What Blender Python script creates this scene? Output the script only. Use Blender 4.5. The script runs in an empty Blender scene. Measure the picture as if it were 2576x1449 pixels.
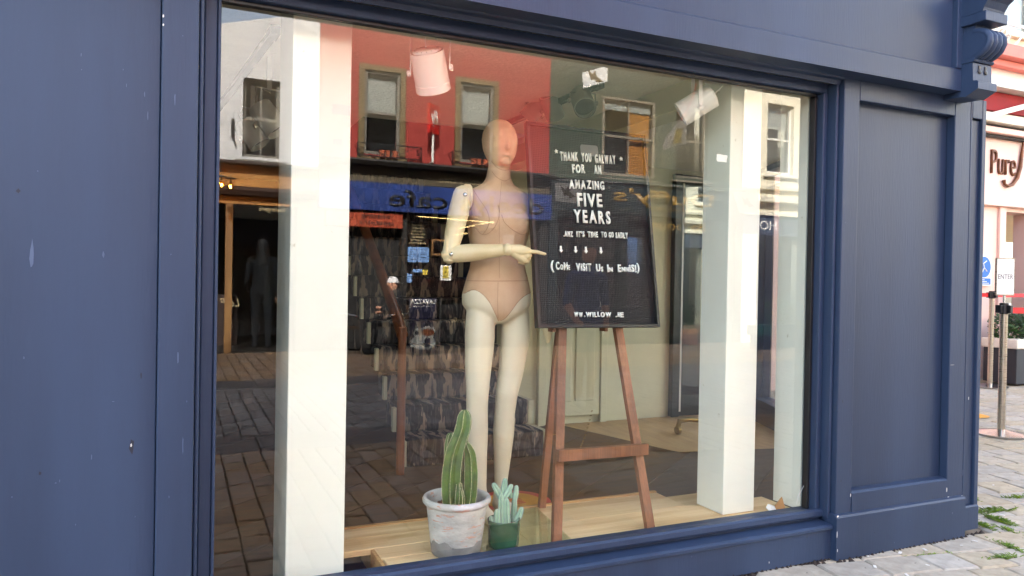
import bpy, bmesh, math, random
from mathutils import Vector, Matrix
from mathutils.bvhtree import BVHTree
random.seed(7)
SC = bpy.context.scene
COL = SC.collection
R = math.radians

# ------------------------------------------------------------------ camera
YAW, PITCH, ROLL, FPX = R(24.213), R(-.494), R(1.021), 1860.45      # pixels of a 2576 x 1449 picture
CAM = Vector((0, -2.67, 1.28))
_f = Vector((math.sin(YAW)*math.cos(PITCH), math.cos(YAW)*math.cos(PITCH), math.sin(PITCH)))
_r0 = Vector((math.cos(YAW), -math.sin(YAW), 0)); _u0 = _r0.cross(_f)
_r = _r0*math.cos(ROLL) + _u0*math.sin(ROLL); _u = _u0*math.cos(ROLL) - _r0*math.sin(ROLL)
cd = bpy.data.cameras.new('camera'); cam = bpy.data.objects.new('camera', cd); COL.objects.link(cam)
cd.sensor_width = 36; cd.lens = FPX/2576*36; cd.clip_start = .05; cd.clip_end = 400
M = Matrix((_r, _u, -_f)).transposed().to_4x4(); M.translation = CAM; cam.matrix_world = M
SC.camera = cam
def ray(px, py): return _f + _r*((px-1288)/FPX) - _u*((py-724.5)/FPX)
def P(px, py, y):
    d = ray(px, py); return CAM + d*((y-CAM.y)/d.y)
def PZ(px, py, z):
    d = ray(px, py); return CAM + d*((z-CAM.z)/d.z)
def MR(px, py, d):                     # a point of the street behind the camera, as the window shows it
    p = P(px, py, d); return Vector((p.x, -p.y, p.z))

# ------------------------------------------------------------------ light
W = bpy.data.worlds.new('World'); SC.world = W; W.use_nodes = True
nt = W.node_tree; bg = nt.nodes['Background']
sky = nt.nodes.new('ShaderNodeTexSky'); sky.sky_type = 'NISHITA'; sky.sun_disc = False
SUN_EL, SUN_AZ = 38, 340               # sun behind the shop, lighting the upper floors opposite; azimuth from +y towards +x
sky.sun_elevation = R(SUN_EL); sky.sun_rotation = R(SUN_AZ); sky.air_density = 1.0; sky.dust_density = 4.0; sky.ozone_density = .6
hs = nt.nodes.new('ShaderNodeHueSaturation'); hs.inputs['Saturation'].default_value = .72
nt.links.new(sky.outputs[0], hs.inputs['Color']); nt.links.new(hs.outputs[0], bg.inputs['Color'])
bg.inputs['Strength'].default_value = .15
sl = bpy.data.lights.new('sun', 'SUN'); so = bpy.data.objects.new('sun', sl); COL.objects.link(so)
sl.energy = 4; sl.angle = R(2); sl.color = (1, .98, .95)
sd = Vector((math.sin(R(SUN_AZ))*math.cos(R(SUN_EL)), math.cos(R(SUN_AZ))*math.cos(R(SUN_EL)), math.sin(R(SUN_EL))))
so.rotation_euler = sd.to_track_quat('Z', 'Y').to_euler(); so.location = (0, 20, 30)
SC.view_settings.view_transform = 'Standard'; SC.view_settings.look = 'None'; SC.view_settings.gamma = 1
SC.view_settings.use_curve_mapping = False
SC.view_settings.exposure = 3.32
SC.render.engine = 'CYCLES'
cy = SC.cycles
cy.use_denoising = True; cy.max_bounces = 10; cy.diffuse_bounces = 6; cy.glossy_bounces = 5; cy.transparent_max_bounces = 12
cy.transmission_bounces = 6; cy.caustics_reflective = False; cy.caustics_refractive = False; cy.sample_clamp_indirect = 6; cy.blur_glossy = .3

# ------------------------------------------------------------------ materials
def lin(c):
    return tuple(((v/255+.055)/1.055)**2.4 if v/255 > .04045 else v/255/12.92 for v in c) + (1,)
MATS = {}
def N(nt, t, **k):
    n = nt.nodes.new(t)
    for a, v in k.items():
        if a.startswith('i_'):
            n.inputs[int(a[2:]) if a[2:].isdigit() else a[2:].replace('_', ' ')].default_value = v
        else: setattr(n, a, v)
    return n
def mat(name, c, rough=.6, metal=0, var=.12, vs=6, bump=0, bs=60, stretch=(1, 1, 1), spec=.5, c2=None, rnd=0, coat=0, wear=None, sub=None):
    """principled; colour varied by noise towards c2, optional per-piece variation and specks of wear"""
    m = bpy.data.materials.new(name); m.use_nodes = True; nt = m.node_tree; L = nt.links.new
    b = nt.nodes['Principled BSDF']; b.inputs['Roughness'].default_value = rough; b.inputs['Metallic'].default_value = metal
    b.inputs['Specular IOR Level'].default_value = spec; b.inputs['Coat Weight'].default_value = coat
    c = lin(c); c2 = lin(c2) if c2 else tuple(v*(1-var*2) for v in c[:3])+(1,)
    tc = N(nt, 'ShaderNodeTexCoord'); mp = N(nt, 'ShaderNodeMapping', i_Scale=stretch); L(tc.outputs['Object'], mp.inputs[0])
    no = N(nt, 'ShaderNodeTexNoise', i_Scale=vs, i_Detail=6, i_Roughness=.6); L(mp.outputs[0], no.inputs['Vector'])
    cr = N(nt, 'ShaderNodeValToRGB'); cr.color_ramp.elements[0].position = .35; cr.color_ramp.elements[1].position = .68
    cr.color_ramp.elements[0].color = c2; cr.color_ramp.elements[1].color = c; L(no.outputs['Fac'], cr.inputs[0])
    out = cr.outputs[0]
    if rnd:
        oi = N(nt, 'ShaderNodeObjectInfo'); ge = N(nt, 'ShaderNodeNewGeometry')
        ad = N(nt, 'ShaderNodeMath', operation='ADD'); L(oi.outputs['Random'], ad.inputs[0]); L(ge.outputs['Random Per Island'], ad.inputs[1])
        fr = N(nt, 'ShaderNodeMath', operation='FRACT'); L(ad.outputs[0], fr.inputs[0])
        mr = N(nt, 'ShaderNodeMapRange', i_3=1-rnd, i_4=1+rnd); L(fr.outputs[0], mr.inputs[0])
        h = N(nt, 'ShaderNodeHueSaturation'); L(mr.outputs[0], h.inputs['Value']); L(out, h.inputs['Color']); out = h.outputs[0]
        m3 = N(nt, 'ShaderNodeMath', operation='MULTIPLY', i_1=7.31); L(fr.outputs[0], m3.inputs[0]); f2 = N(nt, 'ShaderNodeMath', operation='FRACT'); L(m3.outputs[0], f2.inputs[0])
        m4 = N(nt, 'ShaderNodeMapRange', i_3=.7, i_4=1.25); L(f2.outputs[0], m4.inputs[0]); L(m4.outputs[0], h.inputs['Saturation'])
    if wear:
        wc, ws, th = wear[:3]; st = wear[3] if len(wear) > 3 else (1, 1, 1)
        mp2 = N(nt, 'ShaderNodeMapping', i_Scale=st); L(tc.outputs['Object'], mp2.inputs[0])
        n2 = N(nt, 'ShaderNodeTexNoise', i_Scale=ws, i_Detail=5, i_Roughness=.65); L(mp2.outputs[0], n2.inputs['Vector'])
        r2 = N(nt, 'ShaderNodeMapRange', i_1=th, i_2=th+.03); L(n2.outputs['Fac'], r2.inputs[0])
        mx = N(nt, 'ShaderNodeMix', data_type='RGBA'); L(r2.outputs[0], mx.inputs[0]); L(out, mx.inputs[6]); mx.inputs[7].default_value = lin(wc); out = mx.outputs[2]
    L(out, b.inputs['Base Color'])
    rr = N(nt, 'ShaderNodeMapRange', i_3=max(.02, rough-.08), i_4=min(1, rough+.1)); L(no.outputs['Fac'], rr.inputs[0]); L(rr.outputs[0], b.inputs['Roughness'])
    if bump:
        nb = N(nt, 'ShaderNodeTexNoise', i_Scale=bs, i_Detail=4); L(mp.outputs[0], nb.inputs['Vector'])
        bu = N(nt, 'ShaderNodeBump', i_Strength=bump, i_Distance=.01); L(nb.outputs['Fac'], bu.inputs['Height']); L(bu.outputs[0], b.inputs['Normal'])
    if sub: b.inputs['Subsurface Weight'].default_value = sub
    MATS[name] = m; return m
def emit(name, c, s):
    m = bpy.data.materials.new(name); m.use_nodes = True; nt = m.node_tree; nt.nodes.clear()
    e = N(nt, 'ShaderNodeEmission', i_Color=lin(c), i_Strength=s); o = N(nt, 'ShaderNodeOutputMaterial'); nt.links.new(e.outputs[0], o.inputs[0]); return m
def glass(name, tint, r0, gain=.9):
    """thin sheet: clear, with a mirror share r0 head-on that grows towards grazing angles"""
    m = bpy.data.materials.new(name); m.use_nodes = True; nt = m.node_tree; nt.nodes.clear(); L = nt.links.new
    t = N(nt, 'ShaderNodeBsdfTransparent', i_Color=tint); g = N(nt, 'ShaderNodeBsdfGlossy', i_Roughness=0.0, i_Color=(1, .98, .95, 1))
    lw = N(nt, 'ShaderNodeLayerWeight', i_Blend=.5); pw = N(nt, 'ShaderNodeMath', operation='POWER', i_1=5.0); L(lw.outputs['Facing'], pw.inputs[0])
    ma = N(nt, 'ShaderNodeMath', operation='MULTIPLY_ADD', i_1=gain, i_2=r0); L(pw.outputs[0], ma.inputs[0]); ma.use_clamp = True
    mx = N(nt, 'ShaderNodeMixShader'); L(ma.outputs[0], mx.inputs[0]); L(t.outputs[0], mx.inputs[1]); L(g.outputs[0], mx.inputs[2])
    o = N(nt, 'ShaderNodeOutputMaterial'); L(mx.outputs[0], o.inputs[0]); return m
def clear(name, tint):
    m = bpy.data.materials.new(name); m.use_nodes = True; nt = m.node_tree; nt.nodes.clear()
    t = N(nt, 'ShaderNodeBsdfTransparent', i_Color=tint); o = N(nt, 'ShaderNodeOutputMaterial'); nt.links.new(t.outputs[0], o.inputs[0]); return m

BLUE = mat('navy_blue_paint', (49, 65, 91), .46, vs=1.5, c2=(36, 49, 71), bump=.10, bs=110, stretch=(1, 1, .1), spec=.35, wear=((118, 130, 150), 26, .745, (1, 1, .45)))
SCUFF = mat('rubbed_pale_blue_paint', (80, 95, 122), .6, var=.1)
SMUDGE = mat('dark_smudge', (26, 33, 48), .6)
CHIP = mat('bare_undercoat', (226, 222, 214), .8)
WHITEP = mat('white_paint', (236, 236, 226), .55, var=.03, vs=3, bump=.03, bs=30, wear=((196, 190, 170), 11, .69))
FILLER = mat('grey_filler_patch', (206, 206, 192), .8, var=.03)
CREAM = mat('cream_wall_paint', (214, 208, 176), .7, var=.04, vs=3)
CEIL = mat('stippled_ceiling_paint', (246, 240, 224), .8, var=.03, vs=4, bump=.7, bs=42, stretch=(1, 2.4, 1))
DARKW = mat('unlit_interior_dark', (44, 40, 36), .8, var=.1)  # near black stands for the shade deep inside the shop
FLOORB = mat('brown_floor_wood', (92, 66, 44), .6, vs=3, c2=(66, 46, 30), stretch=(1, 7, 1), rnd=.12)
FLOORL = mat('pale_floor_wood', (196, 160, 112), .5, vs=3, c2=(178, 140, 94), stretch=(7, 1, 1))
def wood(name, c, c2, axis, rough=.5, ring=28, dist=6, rnd=.08, edge=None):
    m = bpy.data.materials.new(name); m.use_nodes = True; nt = m.node_tree; L = nt.links.new; b = nt.nodes['Principled BSDF']
    b.inputs['Roughness'].default_value = rough
    tc = N(nt, 'ShaderNodeTexCoord'); sc = [1, 1, 1]; sc[axis] = .09
    mp = N(nt, 'ShaderNodeMapping', i_Scale=sc); L(tc.outputs['Object'], mp.inputs[0])
    no = N(nt, 'ShaderNodeTexNoise', i_Scale=3.2, i_Detail=3); L(mp.outputs[0], no.inputs['Vector'])
    sn = N(nt, 'ShaderNodeMath', operation='MULTIPLY', i_1=ring); L(no.outputs['Fac'], sn.inputs[0])
    si = N(nt, 'ShaderNodeMath', operation='SINE'); L(sn.outputs[0], si.inputs[0])
    mp2 = N(nt, 'ShaderNodeMapping', i_Scale=[130 if i != axis else 4 for i in range(3)]); L(tc.outputs['Object'], mp2.inputs[0])
    n2 = N(nt, 'ShaderNodeTexNoise', i_Scale=1, i_Detail=3); L(mp2.outputs[0], n2.inputs['Vector'])
    ad = N(nt, 'ShaderNodeMath', operation='MULTIPLY_ADD', i_1=.22); L(si.outputs[0], ad.inputs[0]); L(n2.outputs['Fac'], ad.inputs[2])
    cr = N(nt, 'ShaderNodeValToRGB'); cr.color_ramp.elements[0].position = .2; cr.color_ramp.elements[1].position = .75
    cr.color_ramp.elements[0].color = lin(c2); cr.color_ramp.elements[1].color = lin(c); L(ad.outputs[0], cr.inputs[0])
    oi = N(nt, 'ShaderNodeObjectInfo'); mr = N(nt, 'ShaderNodeMapRange', i_3=1-rnd, i_4=1+rnd); L(oi.outputs['Random'], mr.inputs[0])
    h = N(nt, 'ShaderNodeHueSaturation'); L(mr.outputs[0], h.inputs['Value']); L(cr.outputs[0], h.inputs['Color']); L(h.outputs[0], b.inputs['Base Color'])
    bu = N(nt, 'ShaderNodeBump', i_Strength=.12, i_Distance=.004); L(n2.outputs['Fac'], bu.inputs['Height']); L(bu.outputs[0], b.inputs['Normal'])
    return m
PINE = wood('pale_pine_boards', (232, 202, 156), (206, 168, 118), 0)
PINEE = wood('rough_board_edge', (206, 162, 104), (150, 104, 62), 0, .8)
EASELW = wood('reddish_brown_wood', (138, 88, 58), (104, 64, 42), 2, .45)
RAILW = wood('varnished_orange_wood', (150, 86, 48), (118, 62, 34), 2, .4)
OAKW = wood('light_frame_wood', (150, 112, 66), (120, 86, 50), 2)
def ikat():
    m = bpy.data.materials.new('grey_ikat_carpet'); m.use_nodes = True; nt = m.node_tree; L = nt.links.new; b = nt.nodes['Principled BSDF']; b.inputs['Roughness'].default_value = .95
    b.inputs['Specular IOR Level'].default_value = .1
    tc = N(nt, 'ShaderNodeTexCoord'); sp = N(nt, 'ShaderNodeSeparateXYZ'); L(tc.outputs['Object'], sp.inputs[0])
    s = N(nt, 'ShaderNodeMath', operation='ADD'); L(sp.outputs[1], s.inputs[0]); L(sp.outputs[2], s.inputs[1])
    nw = N(nt, 'ShaderNodeTexNoise', i_Scale=7, i_Detail=2); L(tc.outputs['Object'], nw.inputs['Vector'])
    xw = N(nt, 'ShaderNodeMath', operation='MULTIPLY_ADD', i_1=.08); L(nw.outputs['Fac'], xw.inputs[0]); L(sp.outputs[0], xw.inputs[2])
    pp = N(nt, 'ShaderNodeMath', operation='PINGPONG', i_1=.068); L(xw.outputs[0], pp.inputs[0])
    v = N(nt, 'ShaderNodeMath', operation='MULTIPLY_ADD', i_1=5.2); L(pp.outputs[0], v.inputs[0]); L(s.outputs[0], v.inputs[2])
    cb = N(nt, 'ShaderNodeCombineXYZ'); mx = N(nt, 'ShaderNodeMath', operation='MULTIPLY', i_1=75); L(sp.outputs[0], mx.inputs[0]); L(mx.outputs[0], cb.inputs[0])
    my = N(nt, 'ShaderNodeMath', operation='MULTIPLY', i_1=7); L(s.outputs[0], my.inputs[0]); L(my.outputs[0], cb.inputs[1])
    no = N(nt, 'ShaderNodeTexNoise', i_Scale=1, i_Detail=3); L(cb.outputs[0], no.inputs['Vector'])
    v2 = N(nt, 'ShaderNodeMath', operation='MULTIPLY_ADD', i_1=.34); L(no.outputs['Fac'], v2.inputs[0]); L(v.outputs[0], v2.inputs[2])
    n3 = N(nt, 'ShaderNodeTexNoise', i_Scale=9, i_Detail=2); L(tc.outputs['Object'], n3.inputs['Vector'])
    v3 = N(nt, 'ShaderNodeMath', operation='MULTIPLY_ADD', i_1=.30); L(n3.outputs['Fac'], v3.inputs[0]); L(v2.outputs[0], v3.inputs[2])
    di = N(nt, 'ShaderNodeMath', operation='MULTIPLY', i_1=1/.56); L(v3.outputs[0], di.inputs[0]); fr = N(nt, 'ShaderNodeMath', operation='FRACT'); L(di.outputs[0], fr.inputs[0])
    cr = N(nt, 'ShaderNodeValToRGB'); r = cr.color_ramp; r.interpolation = 'LINEAR'
    cols = [(0, (34, 33, 35)), (.2, (40, 38, 40)), (.24, (92, 89, 87)), (.36, (76, 73, 73)), (.4, (142, 127, 112)), (.62, (154, 136, 118)), (.66, (60, 57, 58)), (.84, (44, 42, 44)), (.88, (84, 77, 72)), (.97, (50, 48, 48))]
    r.elements[0].color = lin(cols[0][1]); r.elements[1].position = cols[-1][0]; r.elements[1].color = lin(cols[-1][1])
    for p_, c_ in cols[1:-1]: e = r.elements.new(p_); e.color = lin(c_)
    L(fr.outputs[0], cr.inputs[0]); L(cr.outputs[0], b.inputs['Base Color']); return m
IKAT = ikat()
FABRIC = mat('tan_mannequin_cloth', (204, 174, 146), .85, vs=5, c2=(188, 156, 126), bump=.15, bs=350, spec=.2)
SEAM = mat('cloth_seam_thread', (156, 116, 90), .9)
MCREAM = mat('cream_mannequin_enamel', (218, 208, 184), .38, var=.05, vs=3, spec=.5)
MWOOD = mat('cream_painted_wood', (226, 212, 176), .42, vs=5, c2=(208, 188, 144), stretch=(1, 1, 1), wear=((120, 84, 50), 40, .78, (1, 1, .3)))
STEEL = mat('bright_steel', (205, 205, 205), .18, 1, var=.04)
BSTEEL = mat('brushed_steel', (190, 180, 165), .28, 1, var=.06, stretch=(1, 1, 20))
BRASS = mat('aged_brass', (150, 120, 70), .35, 1)
def pegboard():
    m = mat('black_peg_board', (20, 21, 26), .5, var=.1, spec=.22); nt = m.node_tree; L = nt.links.new
    tc = N(nt, 'ShaderNodeTexCoord'); mp = N(nt, 'ShaderNodeMapping', i_Scale=(115, 1, 115)); L(tc.outputs['Object'], mp.inputs[0])
    fr = N(nt, 'ShaderNodeVectorMath', operation='FRACTION'); L(mp.outputs[0], fr.inputs[0]); sp = N(nt, 'ShaderNodeSeparateXYZ'); L(fr.outputs[0], sp.inputs[0])
    cb = N(nt, 'ShaderNodeCombineXYZ'); L(sp.outputs[0], cb.inputs[0]); L(sp.outputs[2], cb.inputs[1])
    ds = N(nt, 'ShaderNodeVectorMath', operation='DISTANCE'); ds.inputs[1].default_value = (.5, .5, 0); L(cb.outputs[0], ds.inputs[0])
    mr = N(nt, 'ShaderNodeMapRange', i_1=.25, i_2=.33); L(ds.outputs['Value'], mr.inputs[0])
    b = nt.nodes['Principled BSDF']; mx = N(nt, 'ShaderNodeMix', data_type='RGBA'); L(mr.outputs[0], mx.inputs[0])
    mx.inputs[6].default_value = lin((3, 3, 4)); mx.inputs[7].default_value = lin((26, 27, 33)); L(mx.outputs[2], b.inputs['Base Color'])
    bu = N(nt, 'ShaderNodeBump', i_Strength=.5, i_Distance=.003); L(mr.outputs[0], bu.inputs['Height']); L(bu.outputs[0], b.inputs['Normal']); return m
PEG = pegboard()
BLACKF = mat('black_frame', (26, 28, 34), .35, var=.05)
LETTER = mat('white_plastic_letters', (244, 244, 240), .4, var=.02)
LAMPW = mat('white_lamp_enamel', (234, 232, 226), .35, var=.02)
LAMPG = mat('grey_lamp_enamel', (150, 148, 138), .4, var=.06)
BLACKM = mat('black_metal', (28, 28, 30), .4, var=.1)
DARKIN = mat('lamp_dark_inside', (70, 70, 66), .3)
POTW = mat('whitewashed_clay', (208, 206, 202), .85, vs=8, c2=(160, 158, 156), bump=.35, bs=40, wear=((196, 152, 134), 17, .60, (1, 1, 4.5)), stretch=(1, 1, 2.2))
POTB = mat('bare_grey_clay', (150, 148, 144), .85, vs=9, c2=(118, 116, 114), bump=.3, bs=50)
POTIN = mat('pot_inner_clay', (110, 96, 86), .9)
GRAVEL = mat('red_brown_grit', (150, 92, 70), .9, vs=60, c2=(90, 56, 44), bump=.6, bs=90, rnd=.3)
GREENP = mat('green_glazed_ceramic', (40, 86, 58), .15, vs=9, c2=(28, 70, 44), coat=.3)
SOIL = mat('dark_soil', (48, 38, 32), .95, bump=.5, bs=70)
CACT = mat('cactus_green_skin', (88, 116, 40), .5, vs=14, c2=(46, 76, 24), bump=.15, bs=60)
SPINE = mat('pale_cactus_spines', (230, 220, 178), .7)
SUCC = mat('pale_mint_skin', (176, 206, 180), .55, vs=8, c2=(140, 176, 150))
SUCD = mat('dark_grey_bristles', (150, 164, 166), .7)
PAPER = mat('white_paper', (232, 230, 224), .8, var=.03)
KRAFT = mat('wood_offcut', (196, 146, 90), .8)
STONE = mat('buff_paving_stone', (180, 169, 150), .8, vs=14, c2=(152, 142, 124), bump=.35, bs=45, rnd=.09, wear=((98, 90, 82), 22, .66))
STONEB = mat('brown_setts', (186, 160, 130), .75, vs=9, c2=(150, 126, 100), bump=.35, bs=45, rnd=.22)
STONEG = mat('grey_setts', (160, 156, 150), .75, vs=9, c2=(130, 126, 122), bump=.35, bs=45, rnd=.25)
SLAB = mat('dark_grey_kerb_slabs', (120, 116, 113), .75, vs=9, bump=.3, bs=45, rnd=.18)
JOINTL = mat('pale_joint_sand', (120, 110, 94), .95, bump=.5, bs=90)
JOINT = mat('dark_joint_sand', (66, 58, 48), .95, bump=.5, bs=90)
MOSS = mat('bright_green_grass', (128, 152, 40), .7, vs=12, c2=(92, 122, 30), rnd=.2)
LEAF = mat('hedge_leaves', (58, 92, 36), .6, vs=6, c2=(34, 62, 22), rnd=.4)
TERRA = mat('terracotta', (176, 92, 62), .8)
TEAL = mat('teal_crate_plastic', (30, 110, 96), .4)
REDW = mat('crimson_render', (150, 54, 46), .85, var=.05, vs=3, bump=.2, bs=50)
GREYW = mat('pale_grey_render', (196, 195, 194), .85, var=.03, vs=2, bump=.2, bs=50, wear=((150, 116, 60), 3, .75, (6, 1, .5)))
BEIGEW = mat('dark_olive_green_render', (58, 68, 56), .85, var=.04, vs=2, bump=.2, bs=50)
CREAMW = mat('pale_cream_render', (228, 220, 196), .85, var=.03, vs=2)
OLIVE = mat('olive_brown_surround', (112, 94, 60), .7)
BLIND = mat('off_white_blind', (206, 200, 184), .8, var=.03)
SASHW = mat('white_sash_paint', (226, 222, 214), .5, var=.04)
SASHB = mat('dull_cream_sash_paint', (132, 124, 108), .6)
SASHD = mat('weathered_sash_paint', (110, 106, 96), .6)
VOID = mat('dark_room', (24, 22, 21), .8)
CBLUE = mat('blue_fascia_paint', (22, 52, 122), .5, vs=3, c2=(16, 40, 96))
BLACKL = mat('black_sign_letters', (14, 14, 16), .5)
ORANGE = mat('orange_sign_paint', (164, 66, 36), .5)
DBEIGE = mat('dark_beige_fascia', (86, 76, 56), .6)
LBEIGE = mat('pale_beige_letters', (190, 170, 130), .6)
DTIMB = mat('dark_shopfront_timber', (40, 36, 32), .5)
GOLD = mat('gold_sign_letters', (150, 118, 56), .4)
TEALD = mat('dark_green_black_paint', (30, 40, 42), .4)
BRICKP = mat('ochre_painted_brick', (150, 112, 66), .85, vs=3, bump=.4, bs=30, rnd=.12)
OCHRE = mat('ochre_fascia_board', (176, 124, 60), .7, vs=3, c2=(150, 104, 52))
BROWND = mat('dark_brown_moulding', (52, 34, 26), .6)
REDS = mat('red_sign_plastic', (206, 34, 26), .35)
ORCUR = mat('orange_curtain', (226, 140, 40), .8)
NAVYB = mat('dark_navy_banner', (24, 26, 62), .5)
CUPW = mat('pale_porcelain_print', (214, 222, 220), .4, var=.06)
COFFEE = mat('coffee_print', (168, 96, 46), .4, vs=10)
POSTER = mat('pale_blue_notice', (120, 160, 216), .6)
YELLOW = mat('yellow_notice', (214, 190, 70), .6)
SKIN = mat('skin', (206, 150, 122), .6, var=.05)
HAIR = mat('dark_brown_hair', (30, 21, 16), .6)
CLOTHK = mat('black_clothes', (22, 22, 26), .85)
CLOTHB = mat('blue_patterned_cloth', (64, 82, 140), .85, vs=22, c2=(30, 38, 80))
CLOTHG = mat('grey_blue_cloth', (70, 78, 92), .85)
CAPW = mat('white_cap_cloth', (228, 226, 224), .8)
WICKER = mat('woven_brown_seat', (120, 88, 60), .7, bump=.5, bs=120)
PINKW = mat('pale_pink_render', (236, 200, 186), .8, var=.03, vs=2)
PINKR = mat('coral_pink_paint', (214, 120, 104), .6, var=.05)
AWNR = mat('dark_red_awning_cloth', (150, 30, 32), .8)
AWNW = mat('white_awning_frame', (236, 230, 214), .5)
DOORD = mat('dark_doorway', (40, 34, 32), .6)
BRONZE = mat('brown_gold_letters', (134, 84, 50), .45, .3, c2=(92, 54, 32))
REDB = mat('red_belt_webbing', (224, 24, 32), .6)
SBLUE = mat('blue_sign_print', (20, 108, 200), .4)
TROUGH = mat('dark_grey_trough', (44, 46, 52), .6)
GTEXT = mat('grey_print', (110, 110, 112), .6)
DISCR = mat('pinkish_red_sticker', (214, 74, 62), .5)
DISCO = mat('amber_sticker', (228, 160, 44), .5)
GLASS = glass('shop_window_glass', (.97, .98, .95, 1), .07, .8)
CLEAR = clear('window_glass_inner_face', (.98, .99, .97, 1))
PANE = glass('pane_glass', (.85, .88, .9, 1), .07, .9)
PLATE = glass('green_edged_glass_plate', (.92, .96, .91, 1), .06, .9)
BULBG = glass('amber_bulb_glass', (1, .72, .3, 1), .05, .9)
FILA = emit('bulb_filament', (255, 190, 90), 60)
TUBE = emit('warm_strip_light', (255, 214, 140), 3.2)
DOWNL = emit('down_light', (255, 236, 200), 12)

# ------------------------------------------------------------------ mesh tools
OFF = {}
class MB:
    def __init__(s): s.v = []; s.f = []; s.m = []
    def add(s, vs, fs, mi=0):
        b = len(s.v); s.v += [Vector(v) for v in vs]; s.f += [tuple(i+b for i in f) for f in fs]; s.m += [mi]*len(fs); return s
    def box(s, x0, x1, y0, y1, z0, z1, bev=0, mi=0, skip=''):
        if x0 > x1: x0, x1 = x1, x0
        if y0 > y1: y0, y1 = y1, y0
        if z0 > z1: z0, z1 = z1, z0
        if bev:
            bm = bmesh.new(); bmesh.ops.create_cube(bm, size=1)
            for v in bm.verts: v.co = Vector(((x0+x1)/2+v.co.x*(x1-x0), (y0+y1)/2+v.co.y*(y1-y0), (z0+z1)/2+v.co.z*(z1-z0)))
            bmesh.ops.bevel(bm, geom=bm.edges[:], offset=min(bev, .45*min(x1-x0, y1-y0, z1-z0)), segments=2, profile=.5, affect='EDGES')
            bm.verts.index_update(); s.add([v.co.copy() for v in bm.verts], [[v.index for v in f.verts] for f in bm.faces], mi); bm.free(); return s
        vs = [(x, y, z) for z in (z0, z1) for y in (y0, y1) for x in (x0, x1)]
        return s.add(vs, [(0, 2, 3, 1), (4, 5, 7, 6), (0, 1, 5, 4), (2, 6, 7, 3), (0, 4, 6, 2), (1, 3, 7, 5)], mi)
    def obox(s, c, ax, ay, az, hx, hy, hz, mi=0):
        """oriented box: centre, three axes, half sizes"""
        c = Vector(c); vs = [c+ax*hx*i+ay*hy*j+az*hz*k for k in (-1, 1) for j in (-1, 1) for i in (-1, 1)]
        return s.add(vs, [(0, 2, 3, 1), (4, 5, 7, 6), (0, 1, 5, 4), (2, 6, 7, 3), (0, 4, 6, 2), (1, 3, 7, 5)], mi)
    def bar(s, a, b, w, d, up=Vector((0, 0, 1)), mi=0):
        a = Vector(a); b = Vector(b); z = (b-a).normalized(); x = up.cross(z)
        if x.length < 1e-4: x = Vector((1, 0, 0)).cross(z)
        x.normalize(); y = z.cross(x); return s.obox((a+b)/2, x, y, z, w/2, d/2, (b-a).length/2, mi)
    def tube(s, pts, r, n=10, cap=True, mi=0, shape=None):
        pts = [Vector(p) for p in pts]; rs = r if isinstance(r, (list, tuple)) else [r]*len(pts)
        t0 = (pts[1]-pts[0]).normalized(); ref = Vector((0, 0, 1)) if abs(t0.z) < .9 else Vector((1, 0, 0))
        x = ref.cross(t0).normalized(); rings = []
        for i, p in enumerate(pts):
            t = (pts[min(i+1, len(pts)-1)]-pts[max(i-1, 0)]).normalized()
            x = (x-t*x.dot(t)).normalized(); y = t.cross(x)
            rings.append([p+(x*math.cos(a)+y*math.sin(a))*rs[i]*(shape(a) if shape else 1) for a in [2*math.pi*k/n for k in range(n)]])
        vs = [v for r_ in rings for v in r_]; fs = []
        for i in range(len(rings)-1):
            for k in range(n): fs.append((i*n+k, i*n+(k+1) % n, (i+1)*n+(k+1) % n, (i+1)*n+k))
        if cap: fs.append(tuple(range(n))[::-1]); fs.append(tuple((len(rings)-1)*n+k for k in range(n)))
        return s.add(vs, fs, mi)
    def lathe(s, prof, c, n=32, mi=0, axis=None, oval=1):
        c = Vector(c); az = (axis or Vector((0, 0, 1))).normalized(); ref = Vector((0, 1, 0)) if abs(az.y) < .9 else Vector((1, 0, 0))
        ax = ref.cross(az).normalized(); ay = az.cross(ax); vs = []; fs = []
        for r, z in prof:
            for k in range(n):
                a = 2*math.pi*k/n; vs.append(c+ax*(r*math.cos(a)*oval)+ay*(r*math.sin(a))+az*z)
        for i in range(len(prof)-1):
            for k in range(n): fs.append((i*n+k, i*n+(k+1) % n, (i+1)*n+(k+1) % n, (i+1)*n+k))
        return s.add(vs, fs, mi)
    def prism(s, poly, x0, x1, mi=0):
        """(y,z) outline swept along x"""
        n = len(poly); vs = [(x0, y, z) for y, z in poly]+[(x1, y, z) for y, z in poly]
        return s.add(vs, [(i, (i+1) % n, n+(i+1) % n, n+i) for i in range(n)]+[tuple(range(n))[::-1], tuple(range(n, 2*n))], mi)
    def plate(s, poly, o, ux, uz, th, mi=0):
        """flat outline (u,v) on plane o+u*ux+v*uz, with thickness towards -normal"""
        o = Vector(o); nrm = ux.cross(uz).normalized()*th; n = len(poly)
        vs = [o+ux*u+uz*v for u, v in poly]; vs += [p-nrm for p in vs]
        return s.add(vs, [(i, (i+1) % n, n+(i+1) % n, n+i) for i in range(n)]+[tuple(range(n))[::-1], tuple(range(n, 2*n))], mi)
    def ball(s, c, r, n=12, mi=0):
        prof = [(max(1e-4, math.sin(math.pi*i/n)), -math.cos(math.pi*i/n)) for i in range(n+1)]
        r = (r, r, r) if not isinstance(r, (tuple, list)) else r; c = Vector(c); b = len(s.v)
        s.lathe(prof, (0, 0, 0), n*2, mi)
        for i in range(b, len(s.v)): v = s.v[i]; s.v[i] = c+Vector((v.x*r[0], v.y*r[1], v.z*r[2]))
        return s
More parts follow.
